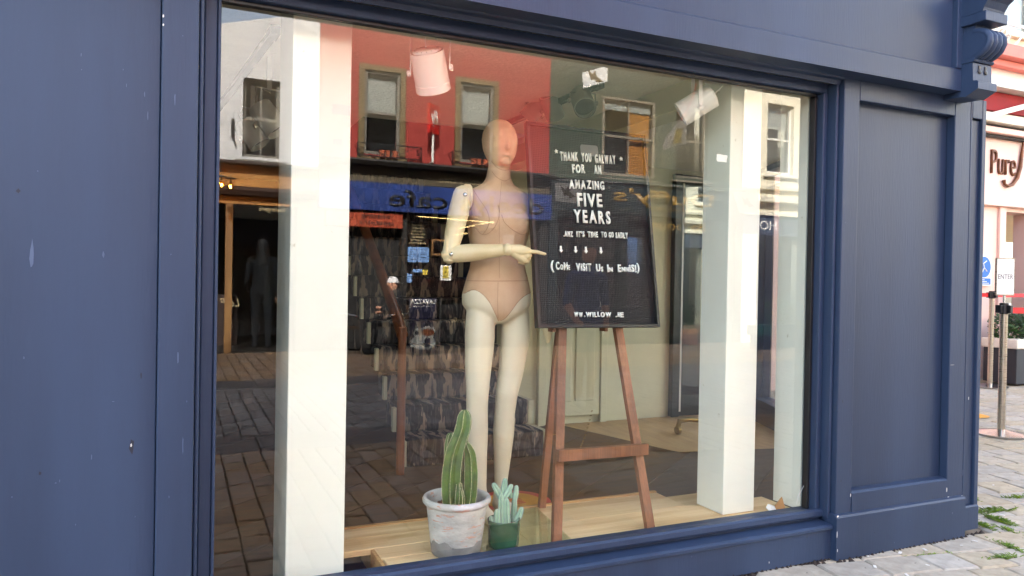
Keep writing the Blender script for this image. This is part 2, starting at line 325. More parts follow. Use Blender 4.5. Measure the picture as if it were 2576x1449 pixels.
    def mesh(s, name, mats, off=Vector((0, 0, 0)), smooth=False):
        me = bpy.data.meshes.new(name); me.from_pydata([tuple(v-off) for v in s.v], [], s.f)
        for m in (mats if isinstance(mats, (list, tuple)) else [mats]): me.materials.append(m)
        me.polygons.foreach_set('material_index', s.m)
        bm = bmesh.new(); bm.from_mesh(me); bmesh.ops.recalc_face_normals(bm, faces=bm.faces[:]); bm.to_mesh(me); bm.free()
        if smooth:
            me.polygons.foreach_set('use_smooth', [True]*len(me.polygons))
            try: me.set_sharp_from_angle(angle=R(smooth if smooth is not True else 40))
            except Exception: pass
        me.update(); return me
    def build(s, name, mats, parent=None, smooth=False, loc=None):
        off = OFF[parent] if parent else Vector(loc or (0, 0, 0))
        o = bpy.data.objects.new(name, s.mesh(name, mats, off, smooth)); COL.objects.link(o)
        if parent: o.parent = parent
        else: o.location = off
        OFF[o] = off; return o
def tag(o, label, cat, group=None, kind=None):
    if label: o['label'] = label
    if cat: o['category'] = cat
    if group: o['group'] = group
    if kind: o['kind'] = kind
    return o
def thing(name, loc, label, cat, group=None):
    o = bpy.data.objects.new(name, None); COL.objects.link(o); o.location = loc; OFF[o] = Vector(loc); o.empty_display_size = .1
    return tag(o, label, cat, group)
def struct(o): o['kind'] = 'structure'; return o
def box(name, m, parent, *a, bev=0, **k): return MB().box(*a, bev=bev).build(name, m, parent, **k)
X_, Y_, Z_ = Vector((1, 0, 0)), Vector((0, 1, 0)), Vector((0, 0, 1))
def text(name, s, m, parent, o, ux, uz, h, w=None, th=.003, bold=0, space=1, shear=0, per=False, cap=None):
    """lettering on a plane: o = lower left, ux/uz unit axes, h = cap height, w = fitted width"""
    cu = bpy.data.curves.new(name, 'FONT'); cu.body = s; cu.size = 1; cu.offset = bold; cu.space_character = space; cu.shear = shear; cu.resolution_u = 3
    ob = bpy.data.objects.new(name, cu); COL.objects.link(ob); dg = bpy.context.evaluated_depsgraph_get(); dg.update()
    me = bpy.data.meshes.new_from_object(ob.evaluated_get(dg)); bpy.data.objects.remove(ob); bpy.data.curves.remove(cu)
    if not me.vertices: return None
    xs = [v.co.x for v in me.vertices]; x0, x1 = min(xs), max(xs); sz = h/.69; sx = (w/(x1-x0)) if w else sz
    bm = bmesh.new(); bm.from_mesh(me); nrm = ux.cross(uz).normalized()
    r = bmesh.ops.extrude_face_region(bm, geom=bm.faces[:])
    for e in r['geom']:
        if isinstance(e, bmesh.types.BMVert): e.co.z = 1
    o = Vector(o); off = OFF[parent] if parent else Vector((0, 0, 0))
    for v in bm.verts: v.co = o+ux*((v.co.x-x0)*sx)+uz*(v.co.y*sz)+nrm*(th*v.co.z)-off
    bmesh.ops.recalc_face_normals(bm, faces=bm.faces[:])
    bm.to_mesh(me); bm.free(); me.materials.clear(); me.materials.append(m)
    ob = bpy.data.objects.new(name, me); COL.objects.link(ob)
    if parent: ob.parent = parent
    OFF[ob] = off; return ob
def wall(mb, x0, x1, z0, z1, y0, y1, holes):
    """wall slab with rectangular openings (x0,x1,z0,z1)"""
    xs = sorted({x0, x1, *[v for h in holes for v in h[:2]]}); zs = sorted({z0, z1, *[v for h in holes for v in h[2:]]})
    for a, b in zip(xs, xs[1:]):
        if a < x0 or b > x1: continue
        run = None
        for c, d in zip(zs, zs[1:]):
            mx, mz = (a+b)/2, (c+d)/2; solid = not any(h[0] < mx < h[1] and h[2] < mz < h[3] for h in holes)
            if solid: run = (run[0], d) if run else (c, d)
            if (not solid or d == zs[-1]) and run: mb.box(a, b, y0, y1, *run); run = None
    return mb
def capsule(mb, a, b, ra, rb, n=14, mi=0, flat=1, up=None):
    a = Vector(a); b = Vector(b); t = (b-a).normalized() if (b-a).length > 1e-6 else Vector((0, 0, 1)); pts = []; rs = []
    for i in range(5): ang = math.pi/2*i/5; pts.append(a-t*ra*math.cos(ang)); rs.append(max(.0008, ra*math.sin(ang)))
    pts += [a, b]; rs += [ra, rb]
    for i in range(1, 6): ang = math.pi/2*i/5; pts.append(b+t*rb*math.sin(ang)); rs.append(max(.0008, rb*math.cos(ang)))
    return mb.tube(pts, rs, n, True, mi)
def fuse(name, mb, vox, smooth_it=6):
    """one continuous skin over overlapping shapes"""
    me = mb.mesh(name, VOID); ob = bpy.data.objects.new(name, me); COL.objects.link(ob)
    md = ob.modifiers.new('r', 'REMESH'); md.mode = 'VOXEL'; md.voxel_size = vox
    if smooth_it: sm = ob.modifiers.new('s', 'SMOOTH'); sm.iterations = smooth_it; sm.factor = .5
    dg = bpy.context.evaluated_depsgraph_get(); dg.update(); out = bpy.data.meshes.new_from_object(ob.evaluated_get(dg))
    bpy.data.objects.remove(ob); bpy.data.meshes.remove(me); return out
def skin_obj(name, me, mats, pick, parent):
    me.materials.clear()
    for m in mats: me.materials.append(m)
    off = OFF[parent]
    for p in me.polygons: p.use_smooth = True; p.material_index = pick(p.center)
    me.transform(Matrix.Translation(-off)); o = bpy.data.objects.new(name, me); COL.objects.link(o); o.parent = parent; OFF[o] = off; return o

# ================================================================== the setting
# ---- ground and paving
gb = MB().box(-60, 80, -70, 70, -.6, -.03); struct(gb.build('ground', JOINT))
struct(MB().box(2.42, 17, -1.92, 5.3, -.0215, -.012).build('joint_bed', JOINTL))
pav = struct(MB().box(-6, 22, -10.5, 5.5, -.08, -.022).build('pavement', JOINT))
def stone(mb, c, hx, hy, ang, top, rng, bev=.006):
    ca, sa = math.cos(ang), math.sin(ang)
    def pt(u, v, z): return (c[0]+u*ca-v*sa, c[1]+u*sa+v*ca, z)
    j = [(rng.uniform(-.003, .003), rng.uniform(-.003, .003)) for _ in range(4)]; q = [(-1, -1), (1, -1), (1, 1), (-1, 1)]
    tz = [top+rng.uniform(-.003, .003) for _ in range(4)]
    vs = [pt(a*hx+j[i][0], b*hy+j[i][1], -.03) for i, (a, b) in enumerate(q)]
    vs += [pt(a*hx+j[i][0], b*hy+j[i][1], tz[i]-bev) for i, (a, b) in enumerate(q)]
    vs += [pt(a*(hx-bev)+j[i][0], b*(hy-bev)+j[i][1], tz[i]) for i, (a, b) in enumerate(q)]
    fs = [(8, 9, 10, 11)]
    for k in range(4): n = (k+1) % 4; fs += [(k, n, 4+n, 4+k), (4+k, 4+n, 8+n, 8+k)]
    mb.add(vs, fs)
rng = random.Random(3)
def inside_shop(x, y): return (y > -.06 and x < 3.82+.5*max(0, y))
# buff slabs laid slightly askew beside the shop corner (these are seen directly)
near, far_, A = [], MB(), R(-11)
ca, sa = math.cos(A), math.sin(A); row = 0; v = -8.0
while v < 9:
    hv = .095+.02*((row*37) % 3)/2; u = -8.0+((row*53) % 100)/100*.3
    while u < 22:
        L_ = rng.uniform(.2, .36); cu_, cv_ = u+L_/2, v+hv; x, y = cu_*ca-cv_*sa, cu_*sa+cv_*ca
        if 2.45 < x < 17 and -1.9 < y < 5.2 and not inside_shop(x, y):
            near.append((math.hypot(x-CAM.x, y-CAM.y), x, y, L_/2-.0035, hv-.0035))
        u += L_
    v += 2*hv; row += 1
vis = [s for s in near if (lambda d: d.dot(_f) > .3 and abs(d.dot(_r)/d.dot(_f)) < .72 and -d.dot(_u)/d.dot(_f) < .42)(Vector((s[1], s[2], 0))-CAM) and s[1] > 2.5]
vis.sort(); vset = set(vis[:240])
for s in near:
    if s in vset:
        m = MB(); stone(m, (0, 0), s[3], s[4], A, rng.uniform(-.003, .003), rng, .008); o = m.build('paving_stone', STONE, pav); o.location = (s[1], s[2], 0)
    else: stone(far_, (s[1], s[2]), s[3], s[4], A, rng.uniform(-.003, .003), rng, .008)
o = far_.build('paving_setts', STONE, pav); o['kind'] = 'stuff'
# street in bands parallel to the shops: brown setts, slabs, grey setts, slabs, brown setts
def band(y0, y1, wx, ly, m, x0=-5.5, x1=17, skip=None, turn=False):
    mb = MB(); x = x0; i = 0
    while x < x1:
        w = wx*rng.uniform(.9, 1.1); y = y0
        while y < y1-.02:
            l = min(ly*rng.uniform(.6, 1.4), y1-y); l = y1-y if y1-y-l < .06 else l
            if not (skip and skip(x+w/2, y+l/2)): stone(mb, (x+w/2, y+l/2), w/2-.005, l/2-.005, 0, rng.uniform(-.004, .003), rng)
            y += l
        x += w; i += 1
    o = mb.build('paving_setts', m, pav); o['kind'] = 'stuff'
band(-3.03, -.15, .135, .24, STONEB, skip=lambda x, y: x > 2.4 and y > -1.95)
band(-3.62, -3.04, .62, .58, SLAB); band(-6.39, -3.63, .13, .2, STONEG); band(-7.05, -6.40, .7, .64, SLAB); band(-10.5, -7.06, .15, .28, STONEB)

# ---- the blue shopfront
shop = thing('shopfront', (1.4, -.1, 0), 'navy blue painted timber shopfront with one large display window', 'shopfront')
YF = -.137
box('side_panel', BLUE, shop, -.80, -.062, -.112, -.03, 0, 2.145, bev=.003)
box('side_panel', BLUE, shop, -3.3, -2.95, -.112, -.03, 0, 2.145, bev=.003); box('stall_riser', BLUE, shop, -2.949, -.801, -.112, -.03, 0, .2); box('glass_pane', PANE, shop, -2.949, -.801, -.05, -.042, .201, 2.147)  # unseen second window, added so more daylight reaches the ceiling
box('glazing_bar', BLUE, shop, -1.9, -1.85, -.09, -.03, .201, 2.147)
box('pilaster_strip', BLUE, shop, -.060, .047, YF, -.02, 0, 2.205, bev=.006)
box('bead', BLUE, shop, .049, .062, -.118, -.02, 0, 2.2, bev=.005)
box('panel_head', BLUE, shop, -3.3, -.062, YF, -.03, 2.148, 2.21, bev=.004)
fr = MB().box(.064, .104, -.052, .03, .2, 2.25, .004).build('window_frame', BLUE, shop)
box('frame_bead', BLUE, fr, .1045, .1145, -.062, .0, .2, 2.2, bev=.003)
box('frame_head', BLUE, fr, .064, 2.81, -.055, .03, 2.204, 2.252, bev=.004)
box('head_bead', BLACKM, fr, .115, 2.766, -.03, -.004, 2.19, 2.2035, bev=.003)
box('frame_stile', BLUE, fr, 2.781, 2.809, -.06, .03, .2, 2.204, bev=.006)
box('stile_bead', BLACKM, fr, 2.766, 2.7805, -.022, .01, .21, 2.19, bev=.002)
box('jamb_mould', BLUE, shop, 2.81, 2.826, -.11, .03, .18, 2.25, bev=.007)
# sill and stall riser
sp = MB().prism([(-.075, .186), (-.079, .194), (-.077, .214), (-.068, .222), (-.008, .2095), (.03, .2095), (.03, .182), (-.06, .182)], .113, 2.812)
sp.build('sill', BLUE, shop)
MB().prism([(-.052, .150), (-.052, .181), (.03, .181), (.03, .150)], .066, 2.812).build('sill_fillet', BLUE, shop)
MB().prism([(-.128, .004), (-.128, .140), (-.14, .146), (-.14, .158), (-.128, .165), (-.03, .170), (-.03, .004)], .066, 2.812).build('stall_riser', BLUE, shop)
# the window pane: reflecting outer face, clear inner face and edges
gp = MB(); x0, x1, z0, z1 = .108, 2.775, .205, 2.2
gp.add([(x0, 0, z0), (x1, 0, z0), (x1, 0, z1), (x0, 0, z1), (x0, .008, z0), (x1, .008, z0), (x1, .008, z1), (x0, .008, z1)], [(0, 1, 2, 3)], 0)
gp.f += [(7, 6, 5, 4), (0, 4, 5, 1), (1, 5, 6, 2), (2, 6, 7, 3), (3, 7, 4, 0)]; gp.m += [1]*5
gl = gp.build('glass_pane', [GLASS, CLEAR], shop)
# right pilaster
pil = MB().box(2.828, 3.852, -.09, .04, 0, 2.275).build('pilaster', BLUE, shop)
box('stile', BLUE, pil, 2.828, 2.929, YF, -.092, .2, 2.272, bev=.004)
box('stile', BLUE, pil, 3.607, 3.728, YF, -.092, .16, 2.272, bev=.004)
box('rail', BLUE, pil, 2.930, 3.606, YF, -.092, 2.168, 2.272, bev=.004)
box('edge_strip', BLUE, pil, 3.730, 3.742, YF, -.092, .15, 2.272, bev=.003)
box('edge_strip', BLUE, pil, 3.822, 3.852, YF, -.092, .05, 2.272, bev=.003)
box('edge_head', BLUE, pil, 3.743, 3.821, YF, -.092, 2.172, 2.272, bev=.003)
box('edge_panel', BLUE, pil, 3.743, 3.821, -.121, -.092, .15, 2.166, bev=.003)
MB().prism([(-.092, .212), (-.140, .212), (-.140, .300), (-.128, .309), (-.092, .313)], 2.9295, 3.6065).build('kick_board', BLUE, pil)
MB().prism([(-.092, 0), (-.160, .002), (-.160, .2), (-.154, .209), (-.138, .213), (-.092, .213)], 2.812, 3.722).build('plinth', BLUE, pil)
MB().prism([(-.092, .025), (-.144, .025), (-.144, .143), (-.138, .151), (-.092, .151)], 3.724, 3.849).build('edge_plinth', BLUE, pil)
# fascia
fas = MB().prism([(-.229, 2.262), (-.229, 2.366), (-.222, 2.372), (-.06, 2.372), (-.06, 2.27), (-.115, 2.262)], -3.3, 3.575).build('fascia', BLUE, shop)
MB().prism([(-.062, 2.254), (-.085, 2.254), (-.094, 2.238), (-.112, 2.234), (-.118, 2.252), (-.14, 2.256), (-.145, 2.262), (-.116, 2.2625), (-.062, 2.2695)], .064, 2.826).build('soffit_mould', BLUE, fas)
box('sign_panel', BLUE, fas, -3.3, 3.480, -.200, -.06, 2.373, 2.735)
box('fascia_stile', BLUE, fas, 3.481, 3.575, -.229, -.06, 2.373, 2.9, bev=.004)
box('fascia_rail', BLUE, fas, -3.3, 3.480, -.229, -.06, 2.737, 2.9, bev=.004)
MB().prism([(-.06, 2.9), (-.24, 2.9), (-.26, 2.93), (-.30, 2.95), (-.34, 2.99), (-.36, 3.03), (-.06, 3.05)], -3.3, 3.72).build('cornice', BLUE, fas)
# carved bracket at the end of the fascia
cb = MB()
cx0, cx1 = 3.515, 3.655
cb.prism([(-.10, 2.240), (-.232, 2.232), (-.250, 2.228), (-.302, 2.252), (-.314, 2.257), (-.314, 2.293), (-.304, 2.298), (-.288, 2.301), (-.285, 2.388), (-.278, 2.392), (-.10, 2.392)], cx0, cx1)
cor = cb.build('bracket', BLUE, shop)
MB().prism([(-.10, 2.393), (-.292, 2.393), (-.298, 2.402), (-.292, 2.412), (-.10, 2.412)], cx0-.004, cx1+.004).build('bracket_collar', BLUE, cor)
arc = [(-.285, 2.415), (-.318, 2.428), (-.345, 2.447), (-.360, 2.474), (-.358, 2.500), (-.340, 2.524), (-.308, 2.538), (-.285, 2.541)]
MB().prism([(-.10, 2.413), *arc, (-.10, 2.541)], cx0+.003, cx1-.003).build('scroll', BLUE, cor)
for k in range(4):
    xx = cx0+(k+.5)*(cx1-cx0)/4
    MB().tube([(xx, y+.006, z) for y, z in arc], .0172, 10).build('reed', BLUE, cor, smooth=True)
box('bracket_neck', BLUE, cor, cx0+.01, cx1-.01, -.288, -.1, 2.542, 2.574)
box('bracket_cap', BLUE, cor, cx0-.012, cx1+.012, -.352, -.1, 2.575, 2.622, bev=.003)
MB().prism([(-.10, 2.623), (-.335, 2.623), (-.34, 2.64), (-.358, 2.668), (-.39, 2.688), (-.412, 2.694), (-.415, 2.74), (-.10, 2.74)], cx0-.01, cx1+.01).build('bracket_crown', BLUE, cor)
box('bracket_back', BLUE, cor, 3.576, 3.70, -.14, -.05, 2.276, 2.9)
for fx in (3.562, 3.608):                              # flutes on the bracket face
    MB().lathe([(.001, 0), (.011, .002), (.013, .006), (.011, .008), (.002, .009)], (fx, -.283, 2.35), 14, axis=-Y_).build('flute', BLACKM, cor, smooth=True)
    box('flute', BLACKM, cor, fx-.008, fx+.008, -.2905, -.28, 2.345, 2.378, bev=.003)
# chips in the paint
for (px, py, w, h, yy) in ((2382, 1232, 4, 20, -.1412), (2140, 1246, 3, 14, -.1412), (2386, 1250, 8, 4, -.1412), (2108, 1299, 7, 7, -.161), (2106, 1345, 2, 26, -.161), (2107, 1385, 2, 12, -.161), (411, 40, 3, 8, -.1375), (411, 62, 3, 6, -.1375), (2420, 1247, 5, 2, -.161), (2437, 1002, 2, 14, -.1375), (2396, 918, 20, 1.5, -.1375), (1935, 1415, 2, 8, -.1285), (330, 1120, 3, 9, -.1128)):
    a = P(px, py, yy); e = .0008*h*.75; g = .0016*w*.5
    poly = [(-g, -e*.8), (g*.3, -e), (g, -e*.2), (g*.7, e*.7), (0, e), (-g*.9, e*.5)]
    MB().plate(poly, a, X_, Z_, .0009).build('paint_chip', CHIP, shop)
rk = random.Random(31)
def scuff(px, py, w, h, yy, m_):
    a = P(px, py, yy); n = 9; poly = [(w*.0008*math.cos(t)*rk.uniform(.4, 1), h*.0008*math.sin(t)*rk.uniform(.6, 1)) for t in [2*math.pi*k/n for k in range(n)]]
    MB().plate(poly, a, X_, Z_, .0004).build('scuff_mark', m_, shop)
for px, py, w, h in ((332, 1122, 14, 34), (46, 480, 8, 10), (100, 1190, 6, 8), (355, 945, 4, 16)): scuff(px, py, w, h, -.1122, SMUDGE)
for px, py, w, h in ((80, 640, 9, 60), (364, 238, 3, 14), (372, 290, 3, 22), (204, 138, 3, 8), (260, 640, 5, 16), (150, 1210, 3, 7), (230, 1150, 3, 12), (140, 1215, 5, 3), (95, 430, 3, 3), (310, 175, 2, 4), (205, 175, 2, 3), (318, 215, 2, 10), (285, 1010, 6, 2), (60, 900, 3, 6), (190, 1320, 2, 5), (340, 1300, 2, 4), (30, 1250, 4, 3)): scuff(px, py, w, h, -.1122, SCUFF)
for px, py, w, h in ((440, 250, 3, 30), (448, 900, 5, 26), (425, 1250, 2, 6), (470, 1010, 2, 5), (430, 640, 2, 4), (460, 90, 2, 4), (460, 1120, 3, 40)): scuff(px, py, w, h, -.1372, SCUFF)
for px, py, w, h in ((1490, 1440, 3, 5), (1740, 1400, 2, 6), (1875, 1380, 3, 3), (1960, 1385, 2, 8), (2030, 1350, 3, 12)): scuff(px, py, w, h, -.1282, SCUFF if w < 3 else SMUDGE)
for px, py, w, h in ((2135, 880, 3, 4), (2127, 560, 2, 4), (2422, 1190, 3, 26), (2120, 1010, 4, 14), (2450, 1100, 2, 10), (2116, 1210, 4, 8)): scuff(px, py, w, h, -.1372, SCUFF if w < 4 else SMUDGE)
for px, py, w, h in ((2200, 1340, 4, 4), (2290, 1310, 3, 4), (2350, 1280, 8, 3), (2250, 1365, 3, 6)): scuff(px, py, w, h, -.1602, SCUFF if w < 4 else SMUDGE)
dl = MB(); x = 1.2
while x < 3.86:
    yb = -.128 if x < 2.81 else (-.160 if x < 3.72 else -.144); l = rk.uniform(.02, .05); h = rk.uniform(.004, .014); d2 = rk.uniform(.008, .028)
    dl.add([(x, yb+.01, -.012), (x+l, yb+.01, -.012), (x+l*.9, yb-d2, -.012), (x+l*.1, yb-d2*.8, -.012), (x+l*.5, yb, h)], [(0, 1, 4), (1, 2, 4), (2, 3, 4), (3, 0, 4)]); x += l*.8
tag(dl.build('dirt_line', SOIL), 'dark crumbly dirt along the foot of the blue shopfront', 'dirt', kind='stuff')
# rest of the building: upper wall, sides, back and roof keep the daylight out
up = MB().box(-3.3, 3.85, -.058, .12, 2.255, 8.75).box(-3.3, -3.1, .13, 6.2, 0, 8.75).box(-3.3, 6.55, 6.2, 6.4, 0, 8.75).box(-3.1, 3.8, .13, 6.2, 8.4, 8.75)
up.build('upper_wall', CREAMW, shop)
sw = MB(); d_ = Vector((1.55, 3.4, 0)).normalized(); n_ = Vector((d_.y, -d_.x, 0)); O_ = Vector((3.80, .12, 0))
for a, b, c, e in ((0, .45, 0, 12.2), (2.75, 6.7, 0, 12.2), (.45, 2.75, 0, .25), (.45, 2.75, 2.3, 12.2)):  # gap left for an added window; wall raised to shade the far street
    sw.obox(O_+d_*((a+b)/2)+Z_*((c+e)/2), d_, n_, Z_, (b-a)/2, .08, (e-c)/2)
sw.build('side_wall', BLUE, shop)
nb = thing('added_shade_building', (-9, 0, 0), 'unseen cream block added left of the blue shopfront to shade the street', 'building')  # unseen block added to keep the sun off the street
box('wall', CREAMW, nb, -16, -3.31, -.05, 6.4, 0, 8.75)
MB().obox(O_+d_*1.6+Z_*1.275, d_, n_, Z_, 1.15, .006, 1.025).build('side_pane', PANE, shop)  # invented side window, added to let more daylight into the shop

# ---- inside the shop
def slab(mb, poly, z0, z1):
    n = len(poly); return mb.add([(x, y, z0) for x, y in poly]+[(x, y, z1) for x, y in poly], [(i, (i+1) % n, n+(i+1) % n, n+i) for i in range(n)]+[tuple(range(n)), tuple(range(n, 2*n))])
fl = struct(slab(MB(), [(-3.1, .05), (3.72, .05), (6.45, 6.1), (-3.1, 6.1)], -.02, .033).build('floor', DARKW))
ang = R(38); ux = Vector((math.cos(ang), math.sin(ang), 0)); uy = Vector((-ux.y, ux.x, 0))
for k in range(-14, 30):
    bm = bmesh.new(); bmesh.ops.create_cube(bm, size=1)
    w = .3; c = ux*3+uy*(k*w)
    for vv in bm.verts: vv.co = c+ux*(vv.co.x*14)+uy*(vv.co.y*(w-.004))+Z_*(.042+vv.co.z*.016)
    for pt_, nr in (((0, .055, 0), (0, -1, 0)), ((0, 5.9, 0), (0, 1, 0)), ((-2.9, 0, 0), (-1, 0, 0)), (tuple(O_-n_*.12), tuple(n_))):
        bmesh.ops.bisect_plane(bm, geom=bm.verts[:]+bm.edges[:]+bm.faces[:], plane_co=pt_, plane_no=nr, clear_outer=True)
    if len(bm.faces) > 3:
        me = bpy.data.meshes.new('floor_plank'); bm.to_mesh(me); me.materials.append(FLOORB); o = bpy.data.objects.new('floor_plank', me); COL.objects.link(o); o.parent = fl
    bm.free()
struct(MB().add([(3.0, 2.985, .053), (3.35, 1.75, .053), (4.4, 1.55, .053), (4.95, 2.985, .053)], [(0, 1, 2, 3)]).build('floor_mat_pale', FLOORL))
ce = MB().box(-3.1, 1.09, .121, 6.2, 2.35, 2.42).box(1.09, 2.45, .121, 2.2, 2.35, 2.42); slab(ce, [(2.4505, .121), (3.75, .121), (5.05, 3.1), (2.4505, 3.1)], 2.35, 2.42); ce.box(1.09, 2.45, 2.2, 2.26, 2.421, 5).box(1.03, 1.0899, 2.2, 6.2, 2.421, 5).box(1.03, 2.5, 2.2, 6.2, 5, 5.1)
struct(ce.build('ceiling', CEIL))
struct(MB().box(-3.1, 2.5, 5.9, 6.1, .03, 5).build('wall_back', DARKW))
struct(MB().box(-3.1, -2.9, .1, 5.9, .03, 2.35).build('wall_left', DARKW))
struct(MB().box(2.46, 2.56, 3.1, 5.9, .03, 5).build('wall_stair', DARKW))
struct(MB().box(2.46, 5.06, 3.0, 3.1, .03, 2.349).build('wall_cream', CREAM))
struct(MB().box(2.40, 2.56, .305, 2.95, 2.21, 2.349).build('beam', CREAM))
tag(box('column', WHITEP, None, .364, .577, .11, .48, .052, 2.349, bev=.004), 'white square column with peeling tape marks left of the mannequin', 'column')
tag(box('column', WHITEP, None, 2.367, 2.557, .107, .302, .188, 2.349, bev=.004), 'white square column standing on the pine platform right of the easel', 'column')
struct(MB().box(2.782, 2.90, .035, .215, .188, 2.349).build('wall_return', WHITEP))
sf = thing('filler_patch', tuple(P(768, 360, .1095)), 'faint grey T shaped filler mark on the left white column', 'paint mark')
q = P(768, 368, .1095); box('patch', FILLER, sf, q.x-.028, q.x+.028, .1085, .1097, q.z-.02, q.z+.008); box('patch', FILLER, sf, q.x-.013, q.x+.013, .1085, .1097, q.z+.0085, q.z+.06)
# white panelled door and dark glazed door at the back
dr = thing('panelled_door', (3.16, 2.97, .05), 'white panelled door in the back wall behind the easel', 'door')
box('door_leaf', CREAM, dr, 2.86, 3.40, 2.965, 2.996, .12, 2.1, bev=.004)
for za, zb in ((.25, .9), (1.05, 1.95)):
    for xa in (2.92, 3.15):
        box('door_panel', CREAM, dr, xa, xa+.19, 2.952, 2.967, za, zb, bev=.006)
box('door_frame', CREAM, dr, 2.79, 2.855, 2.95, 2.998, .052, 2.18, bev=.005); box('door_frame', CREAM, dr, 3.405, 3.47, 2.95, 2.998, .052, 2.18, bev=.005)
dd = thing('glazed_door', (4.4, 2.97, .05), 'dark navy framed glazed door past the right hand column', 'door')
box('door_leaf', TEALD, dd, 4.16, 4.75, 2.958, 2.998, .055, 2.3, bev=.004)
box('door_edge', SASHW, dd, 4.245, 4.262, 2.94, 2.957, .1, 2.22); box('door_glass', PANE, dd, 4.28, 4.7, 2.945, 2.955, .25, 2.2)
box('door_frame', TEALD, dd, 4.155, 4.235, 2.93, 2.957, .055, 2.3, bev=.004)
# stairs with patterned carpet
st = thing('staircase', (1.87, 2.0, .05), 'staircase covered in grey and beige zigzag carpet behind the mannequin', 'staircase')
for k in range(13):
    z = .05+k*.18; y = 2.0+k*.26
    m = MB().box(1.372, 2.372, y, y+.30, z, z+.182, .018); m.build('carpeted_step', IKAT, st, smooth=60)
    box('riser_end', CREAM, st, 1.346, 1.3705, y+.012, y+.06, z+.004, z+.17); box('riser_end', CREAM, st, 2.3735, 2.42, y+.012, y+.27, z+.004, z+.17)
po = MB().tube([(1.285, 1.86, .052), (1.285, 1.86, .4), (1.285, 1.86, .98)], .027, 16)
hr = MB().tube([(1.285, 1.86, .93), (1.29, 1.99, 1.02), (1.295, 2.4, 1.28), (1.30, 3.3, 1.85), (1.3, 4.6, 2.67)], .036, 14)
ra = thing('stair_rail', (1.285, 1.86, .05), 'orange brown wooden newel post with sloping handrail beside the stairs', 'handrail')
po.build('newel_post', RAILW, ra, smooth=True); hr.build('handrail', RAILW, ra, smooth=True)
# display platform of pine boards
pf = thing('display_platform', (1.7, .3, .05), 'low display platform of pale pine boards inside the window', 'platform')
box('board', PINE, pf, .605, 1.36, .285, .425, .16, .187, bev=.003); box('board', PINE, pf, .600, 1.36, .4265, .555, .16, .1865, bev=.003)
box('board', PINE, pf, .742, 1.36, .035, .160, .16, .186, bev=.003); box('board', PINE, pf, .735, 1.36, .1615, .2835, .16, .1865, bev=.003)
box('board', PINE, pf, 1.362, 2.35, .035, .30, .16, .1868, bev=.003); box('board', PINE, pf, 1.362, 2.30, .3015, .545, .16, .1862, bev=.003)
box('board', PINE, pf, 2.3515, 2.775, .035, .29, .16, .1864, bev=.003)
box('board_edge', PINEE, pf, .62, 2.30, .546, .566, .10, .1935, bev=.002); box('board_end', PINEE, pf, .72, .7345, .05, .28, .06, .184)
box('board_end', PINEE, pf, .588, .5995, .285, .55, .06, .184); box('platform_side', PINE, pf, .74, 2.77, .04, .54, .053, .158)
# round floor sticker
rs = thing('floor_sticker', (1.73, 1.12, .052), 'round red and amber sticker on the brown floor behind the platform', 'sticker')
c_ = Vector((1.72, 1.08, .0512))
MB().lathe([(.001, 0), (.21, 0), (.21, .002), (.001, .002)], c_, 40).build('sticker_rim', DISCR, rs); MB().lathe([(.001, .0022), (.16, .0022), (.16, .003), (.001, .003)], c_, 40).build('sticker_centre', DISCO, rs)
for k in range(5): MB().bar(c_+Vector((-.05, -.05+.025*k, .0036)), c_+Vector((.05, -.05+.025*k, .0036)), .009, .001).build('sticker_print', DISCR, rs)
# a caster on the pale floor
fc = thing('furniture_caster', (3.73, 2.27, .05), 'brass caster leg on the pale floor by the glazed door', 'caster')
MB().lathe([(.004, -.012), (.034, -.012), (.034, .012), (.004, .012)], (3.73, 2.27, .09), 18, axis=X_).build('wheel', BRASS, fc, smooth=True)
MB().tube([(3.73, 2.27, .11), (3.745, 2.27, .165), (3.83, 2.27, .17), (3.95, 2.25, .16)], [.02, .024, .02, .018], 12).build('leg', BRASS, fc, smooth=True)
fk = MB(); rk = random.Random(12)
for _ in range(26):
    x, y = rk.uniform(2.9, 4.9), rk.uniform(-.75, .5); a = rk.uniform(0, 3.1); l = rk.uniform(.006, .018); fk.bar((x-math.cos(a)*l, y-math.sin(a)*l, .005), (x+math.cos(a)*l, y+math.sin(a)*l, .005), l*.8, .0015)
fk.build('paint_flakes', CHIP, pav)['kind'] = 'stuff'

